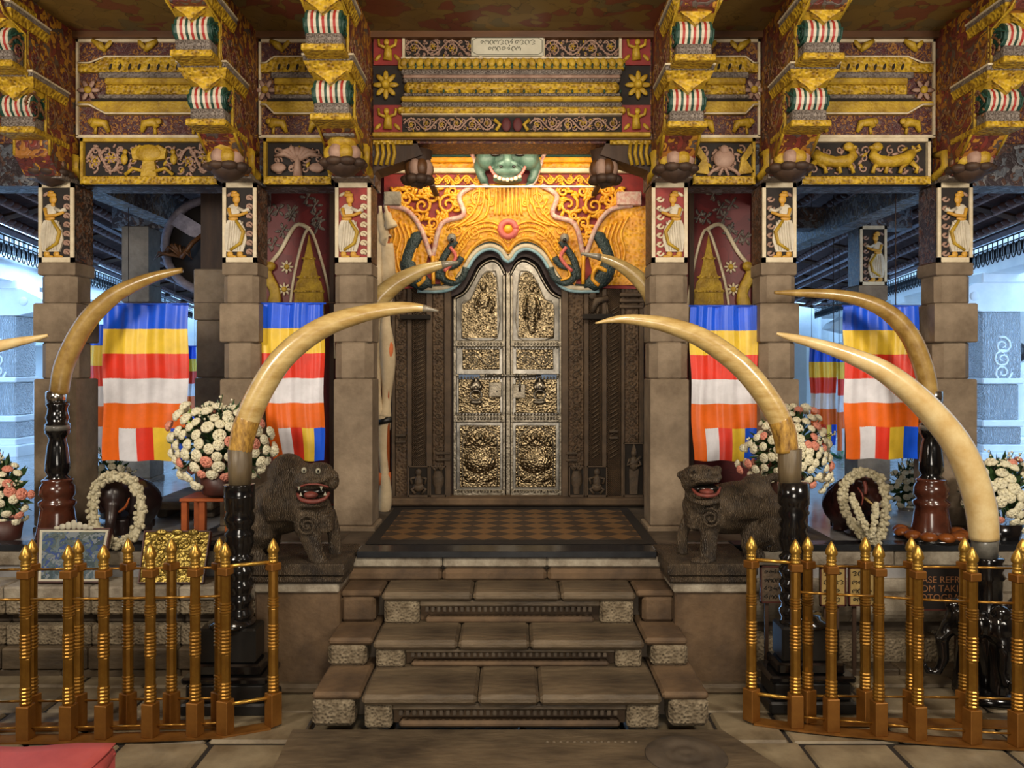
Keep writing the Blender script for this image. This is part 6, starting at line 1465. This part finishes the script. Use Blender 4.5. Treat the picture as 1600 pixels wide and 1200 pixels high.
# ================================================================ VERANDA ROOFS, LACE EDGES, COURTYARD
YN, YF = 5.34, 13.75
def veranda(s):
    side = 'left' if s < 0 else 'right'
    sl = .226 if s < 0 else .195
    def edge(t): Yq = 5.34+11.4*t; return Vector((s*(4.1+(Yq-5.3)*sl), Yq, 2.86))      # outer (lace) edge from near to far
    def inner(t): return Vector((s*1.9, 5.34+11.4*t, 3.52))
    r = empty('veranda_roof', (s*3, 9, 2.6)); r['kind'] = 'structure'; r['label'] = 'dark tiled veranda roof seen from below'
    def quad(a, b, c, d, th, nm, m):
        q = MB(); n = (b-a).cross(d-a).normalized(); n = n if n.z > 0 else -n
        q.add([a, b, c, d, a+n*th, b+n*th, c+n*th, d+n*th], [(0, 3, 2, 1), (4, 5, 6, 7), (0, 1, 5, 4), (1, 2, 6, 5), (2, 3, 7, 6), (3, 0, 4, 7)]); return q.build(nm, m, r)
    quad(inner(0)+Vector((0, -.05, .08)), inner(1)+Vector((0, 0, .08)), edge(1)+Vector((0, 0, .10)), edge(0)+Vector((0, -.15, .10)), .03, 'roof_deck', 'roof_tile')
    if s < 0: pass
    # scalloped tile courses parallel to the eave
    nr = 12
    for k in range(nr):
        u = (k+.5)/nr; q = MB(); a, b = inner(0).lerp(edge(0), u), inner(1).lerp(edge(1), u); L = (b-a).length; n = int(L/.14); d = (b-a)/n
        out = (edge(0)-inner(0)).normalized()
        for i in range(n):
            p = a+d*(i+.5); q.ell(p+Vector((0, 0, .055)), (.07, .075, .034), 0, 6, 4)
        q.tube([a+Vector((0, 0, .03)), b+Vector((0, 0, .03))], .018, 4, 1)
        o = q.build('tile_course', ['roof_tile', 'eave_grey'], r); o['kind'] = 'stuff'
    for k in range(9):
        t = k/8; a, b = inner(t), edge(t); q = MB(); q.tube([a+Vector((0, 0, .03)), b+Vector((0, 0, .05))], .030, 4, smooth=False); q.build('rafter', 'wood_dark', r)
    for k in (3, 6, 9):
        u = k/12; a, b = inner(0).lerp(edge(0), u), inner(1).lerp(edge(1), u); q = MB(); q.tube([a+Vector((0, 0, .02)), b+Vector((0, 0, .02))], .022, 4, smooth=False); q.build('batten', 'eave_grey', r)
    q = MB(); q.tube([edge(0)+Vector((0, -.1, .05)), edge(1)+Vector((0, 0, .05))], .035, 4, smooth=False); q.build('eave_board', 'eave_grey', r)
    # iron lace fringe
    lc = empty('lace_fringe', edge(0)); tag(lc, 'dark pierced iron lace fringe along the %s veranda eave' % side, 'fringe')
    a, b = edge(0)+Vector((0, -.1, 0)), edge(1); L = (b-a).length; n = 100; q = MB(); d = (b-a)/n; dn = d.normalized(); Zv = Vector((0, 0, 1))
    q.tube([a, b], .008, 4); q.tube([a-Zv*.05, b-Zv*.05], .006, 4)
    for i in range(n):
        p = a+d*(i+.5); w_ = d.length/2
        q.tube([p+dn*w_*cos(t)*.8-Zv*(.13+.07*sin(t)) for t in [j*pi/4 for j in range(9)]], .006, 4)
        q.tube([p+dn*w_*cos(t)-Zv*(.07+.13*-sin(t)) for t in [pi+j*pi/5 for j in range(6)]], .006, 4)
        q.tube([p, p-Zv*.16], .006, 4)
    tag(q.build('lace', 'lace_iron', lc), kind='stuff')
    # painted cross beams between front and rear columns
    for xx, m in ((s*2.84, 'paint_beam_blue'), (s*1.86, 'paint_soffit')):
        q = MB(); q.box(xx-.09, xx+.09, 5.33, 8.2, 2.86, 3.06); q.build('cross_beam', m, r)
    q = MB(); q.box(min(s*1.8, s*3.6), max(s*1.8, s*3.6), 7.2, 7.4, 2.93, 3.12); q.build('rear_beam', 'paint_soffit', r)
    return r
veranda(-1); veranda(1)

def white_column(x, Y, lab, w_=.18, zt=2.65):
    r = empty('white_column', (x, Y, FZ)); tag(r, lab, 'column')
    def B(h, z0, z1, nm, m='facade', b=.012): MB().box(x-h, x+h, Y-h, Y+h, z0, z1, bev=b).build(nm, m, r)
    B(w_*1.3, FZ-.02, FZ+.12, 'plinth'); B(w_*1.12, FZ+.12, FZ+.2, 'base_moulding'); B(w_, FZ+.2, 1.05, 'lower_shaft', 'facade_carved'); B(w_*1.1, 1.05, 1.12, 'waist_band')
    B(w_*.92, 1.12, 1.5, 'middle_shaft', 'facade_carved'); B(w_*1.1, 1.5, 1.56, 'waist_band'); B(w_, 1.56, 2.26, 'upper_shaft', 'facade_carved')
    q = MB(); sx = -1 if x < 0 else 1
    q.prism([(x-w_*1.1, 2.26), (x+w_*1.1, 2.26), (x+w_*3.0, 2.34), (x+w_*2.6, 2.44), (x+w_*1.4, 2.56), (x-w_*1.4, 2.56), (x-w_*2.6, 2.44), (x-w_*3.0, 2.34)], Y-w_*1.05, Y+w_*1.05); q.build('spreading_capital', 'facade', r)
    for s in (-1, 1):
        q = MB(); q.ell((x+s*w_*1.5, Y-w_*1.06, 2.42), (.05, .02, .05), 0, 12, 8); q.build('capital_boss', 'facade', r)
    B(w_*1.15, 2.56, zt+.02, 'abacus')
    for k in range(3):
        q = MB(); z_ = 1.62+k*.14; spiral(q, x, z_, Y-w_*1.0, w_*.5, k, 1.6, 1 if k % 2 else -1, .014, 0, 5, 14); q.build('curl_relief', 'facade', r)
    return r
for x, Y, lab in ((-5.85, 9.3, 'carved white column at the far left, outside the veranda'), (-6.35, 12.3, 'second carved white column of the left colonnade'), (-6.9, 15.3, 'most distant carved white column of the left colonnade'),
                  (5.15, 8.6, 'carved white column seen right of the rightmost stone column'), (5.65, 11.3, 'second carved white column of the right colonnade'), (6.15, 14.3, 'most distant carved white column of the right colonnade')):
    white_column(x, Y, lab, .2 if Y < 10 else .18)
for s, xs, nm in ((-1, -5.31, 'left'), (1, 4.73, 'right')):
    r = empty('white_entablature', (xs, 11, 2.42)); r['kind'] = 'structure'
    x2 = xs+s*1.8
    def beam(off0, off1, z0, z1, nm_, m='facade'):
        a0, a1, b0, b1 = xs+s*off0, xs+s*off1, x2+s*off0, x2+s*off1; y0, y1 = 6.2, 16.5
        q = MB(); q.add([(a0, y0, z0), (a1, y0, z0), (b1, y1, z0), (b0, y1, z0), (a0, y0, z1), (a1, y0, z1), (b1, y1, z1), (b0, y1, z1)], [(0, 3, 2, 1), (4, 5, 6, 7), (0, 1, 5, 4), (1, 2, 6, 5), (2, 3, 7, 6), (3, 0, 4, 7)]); q.build(nm_, m, r)
    beam(-.15, .2, 2.65, 2.86, 'beam'); beam(-.24, .2, 2.86, 2.92, 'cornice'); beam(-.16, .2, 2.92, 3.12, 'frieze', 'facade_carved'); beam(-.34, .2, 3.12, 3.2, 'cornice'); beam(-.1, .2, 3.2, 4.2, 'parapet')
    for i in range(36):
        y_ = 6.3+i*.28; xx = xs+(x2-xs)*(y_-6.2)/10.3; MB().box(xx-s*.15, xx-s*.29, y_, y_+.13, 3.03, 3.12).build('dentil', 'facade', r)
# courtyard buildings
fl_ = struct(MB().box(-8.2, -7.9, 5.1, 17.5, FZ-.2, 5.2), 'wall_courtyard_left', 'facade'); fr2 = struct(MB().box(7.2, 7.5, 5.1, 17.5, FZ-.2, 5.2), 'wall_courtyard_right', 'beige_wall')
struct(MB().box(-8, -1.95, 17.3, 17.6, FZ-.2, 5.2), 'wall_courtyard_far_left', 'facade'); struct(MB().box(1.95, 7.3, 17.3, 17.6, FZ-.2, 5.2), 'wall_courtyard_far_right', 'facade')
for i in range(6):
    y_ = 7.0+i*1.75
    MB().box(-7.92, -7.78, y_, y_+.2, FZ, 4.4, bev=.02).build('pilaster', 'facade', fl_)
    MB().box(-7.92, -7.86, y_+.55, y_+1.25, 2.2, 3.1, bev=.02).build('shutter', 'terracotta', fl_); MB().box(-7.93, -7.82, y_+.45, y_+1.35, 3.1, 3.2, bev=.02).build('hood_moulding', 'facade', fl_)
    MB().box(7.08, 7.22, y_, y_+.2, FZ, 3.4, bev=.02).build('pilaster', 'beige_wall', fr2)
for z0 in (2.0, 3.4, 3.7): MB().box(-7.92, -7.74, 5.2, 17.3, z0, z0+.08, bev=.02).build('string_course', 'facade', fl_)
for i, x in enumerate((-6.6, -5.2, -3.8, -2.6)):
    MB().box(x-.09, x+.09, 17.15, 17.32, FZ, 3.2, bev=.02).build('pilaster', 'facade', bpy.data.objects['wall_courtyard_far_left'])
    MB().box(x+.35, x+.95, 17.24, 17.32, FZ, 2.0, bev=.02).build('doorway_panel', 'terracotta', bpy.data.objects['wall_courtyard_far_left'])
for i, x in enumerate((2.6, 4.0, 5.4, 6.7)):
    MB().box(x-.09, x+.09, 17.15, 17.32, FZ, 3.2, bev=.02).build('pilaster', 'facade', bpy.data.objects['wall_courtyard_far_right'])
    MB().box(x+.35, x+.95, 17.24, 17.32, FZ, 2.2, bev=.02).build('doorway_panel', 'beige_wall', bpy.data.objects['wall_courtyard_far_right'])
# inner room wall behind the right white column, with the white statue on its block
w2 = struct(MB().box(X(1566, 9.6), 7.2, 9.6, 9.72, FZ, 2.64), 'wall_side_chapel', 'beige_wall')
bl = MB().box(X(1582, 8.7), X(1650, 8.7), 8.7, 9.3, FZ-.004, Z(684, 8.7), bev=.02); o = bl.build('white_altar_block', 'facade'); tag(o, 'white block carrying the draped statue at the far right', 'block')
Yq = 9.0; r = empty('draped_statue', (X(1592, Yq), Yq, Z(684, 8.7))); tag(r, 'white draped standing statue at the far right edge', 'statue')
q = MB(); cxq = 1594
T(q, [(cxq, 684, 34, 0), (cxq, 650, 32, 0), (cxq-1, 610, 32, 0), (cxq, 580, 30, 0), (cxq, 566, 16, 0)], Yq, 14); S(q, cxq-8, 578, Yq, 9, 8, 8); S(q, cxq+8, 578, Yq, 9, 8, 8)
T(q, [(cxq-14, 580, 11, 0), (cxq-17, 605, 9, -.02), (cxq-10, 618, 8, -.10)], Yq, 8); T(q, [(cxq+14, 580, 11, 0), (cxq+17, 605, 9, -.02), (cxq+6, 616, 8, -.10)], Yq, 8)
organic(q, 'draped_body', 'facade', r, .014, None, 2, Z(684, 8.7)+.002)
q = MB(); S(q, cxq, 553, Yq, 9, 12, 9); S(q, cxq, 541, Yq, 6, 6, 6); S(q, cxq, 555, Yq-.06, 2.5, 4, 3); S(q, cxq-9, 555, Yq, 2, 5, 3); S(q, cxq+9, 555, Yq, 2, 5, 3); organic(q, 'head', 'elephant_dark', r, .010, None, 1)

# low stone bench and round framed disc on the left
r = empty('stone_bench', (X(285, 5.7), 5.7, FZ)); tag(r, 'low grey stone slab bench behind the gold plaque', 'bench')
MB().box(X(246, 5.5), X(345, 5.5), 5.35, 6.0, Z(795, 5.4), Z(782, 5.4), bev=.01).build('slab', 'stone_step', r)
for a in (252, 325): MB().box(X(a, 5.5), X(a+16, 5.5), 5.42, 5.9, FZ, Z(795, 5.4), bev=.01).build('leg', 'stone_dark', r)
Yd = 6.4; r = empty('round_canopy_disc', P(328, 455, Yd)); tag(r, 'large dark round frame with grey cloth hanging under the left veranda', 'canopy')
q = MB(); c_ = P(330, 384, Yd); q.tube([(c_.x+.37*cos(a), Yd, c_.z+.37*sin(a)) for a in [i*pi/16 for i in range(33)]], .035, 8); q.build('rim', 'eave_grey', r)
q = MB(); q.lathe([(.35, 0), (.35, .02)], 0, 0, 32); q.v = [Vector((v.x+c_.x, Yd+.02+v.z, v.y+c_.z)) for v in q.v]; q.build('disc', 'dark_ground', r)
q = MB(); q.prism([(X(271, Yd), Z(352, Yd)), (X(286, Yd), Z(334, Yd)), (X(332, Yd), Z(362, Yd)), (X(330, Yd), Z(378, Yd)), (X(300, Yd), Z(370, Yd))], Yd-.05, Yd-.02); q.build('grey_cloth', 'eave_grey', r)
q = MB()
R_ = random.Random(2)
for k in range(26):
    a = R_.uniform(.3, 2.9); p0 = P(283, 402, Yd-.12); q.tube([p0, p0+Vector((cos(a)*.10*R_.uniform(.5, 1.3)-.04, R_.uniform(-.05, .05), sin(a)*.10)), p0+Vector((cos(a)*.16-.06, 0, sin(a)*.07-.04))], [.010, .008, .003], 5)
q.tube([P(283, 404, Yd-.12), P(300, 380, Yd-.1), P(318, 366, Yd-.05)], .02, 6); tag(q.build('gilt_fringe', 'wood_brown', r), kind='stuff')
# pale green potted plant glowing in the daylight
def plant(px, py, Y, rr, lab, seed, zb=None):
    r = empty('potted_plant', (X(px, Y), Y, FZ)); tag(r, lab, 'plant'); q = MB(); R_ = random.Random(seed); C = P(px, py, Y)
    for i in range(120):
        a, e = R_.uniform(0, 2*pi), R_.uniform(-1, 1.5); d = R_.uniform(.3, 1); p = C+Vector((cos(a)*cos(e), sin(a)*cos(e), sin(e)))*rr*d; L = rr*.28; dr = (p-C).normalized()
        sd = dr.cross(Vector((R_.uniform(-1, 1), R_.uniform(-1, 1), R_.uniform(-1, 1)))).normalized()*L*.35
        q.add([p-dr*L, p+sd, p+dr*L, p-sd], [(0, 1, 2, 3)])
    tag(q.build('foliage', 'leaf_pale', r), kind='stuff')
    q = MB(); q.tube([(C.x, C.y, FZ+.1), (C.x, C.y, C.z)], .02, 6); q.build('stem', 'wood_brown', r); q = MB(); q.lathe([(rr*.35, FZ), (rr*.5, FZ+.2), (rr*.45, FZ+.2)], C.x, C.y, 16); q.build('pot', 'facade', r)
plant(1318, 728, 9.0, .20, 'bright green plant standing in daylight left of the brown elephant', 1)
plant(258, 735, 9.5, .18, 'bright green plant standing in daylight right of the black elephant', 2)
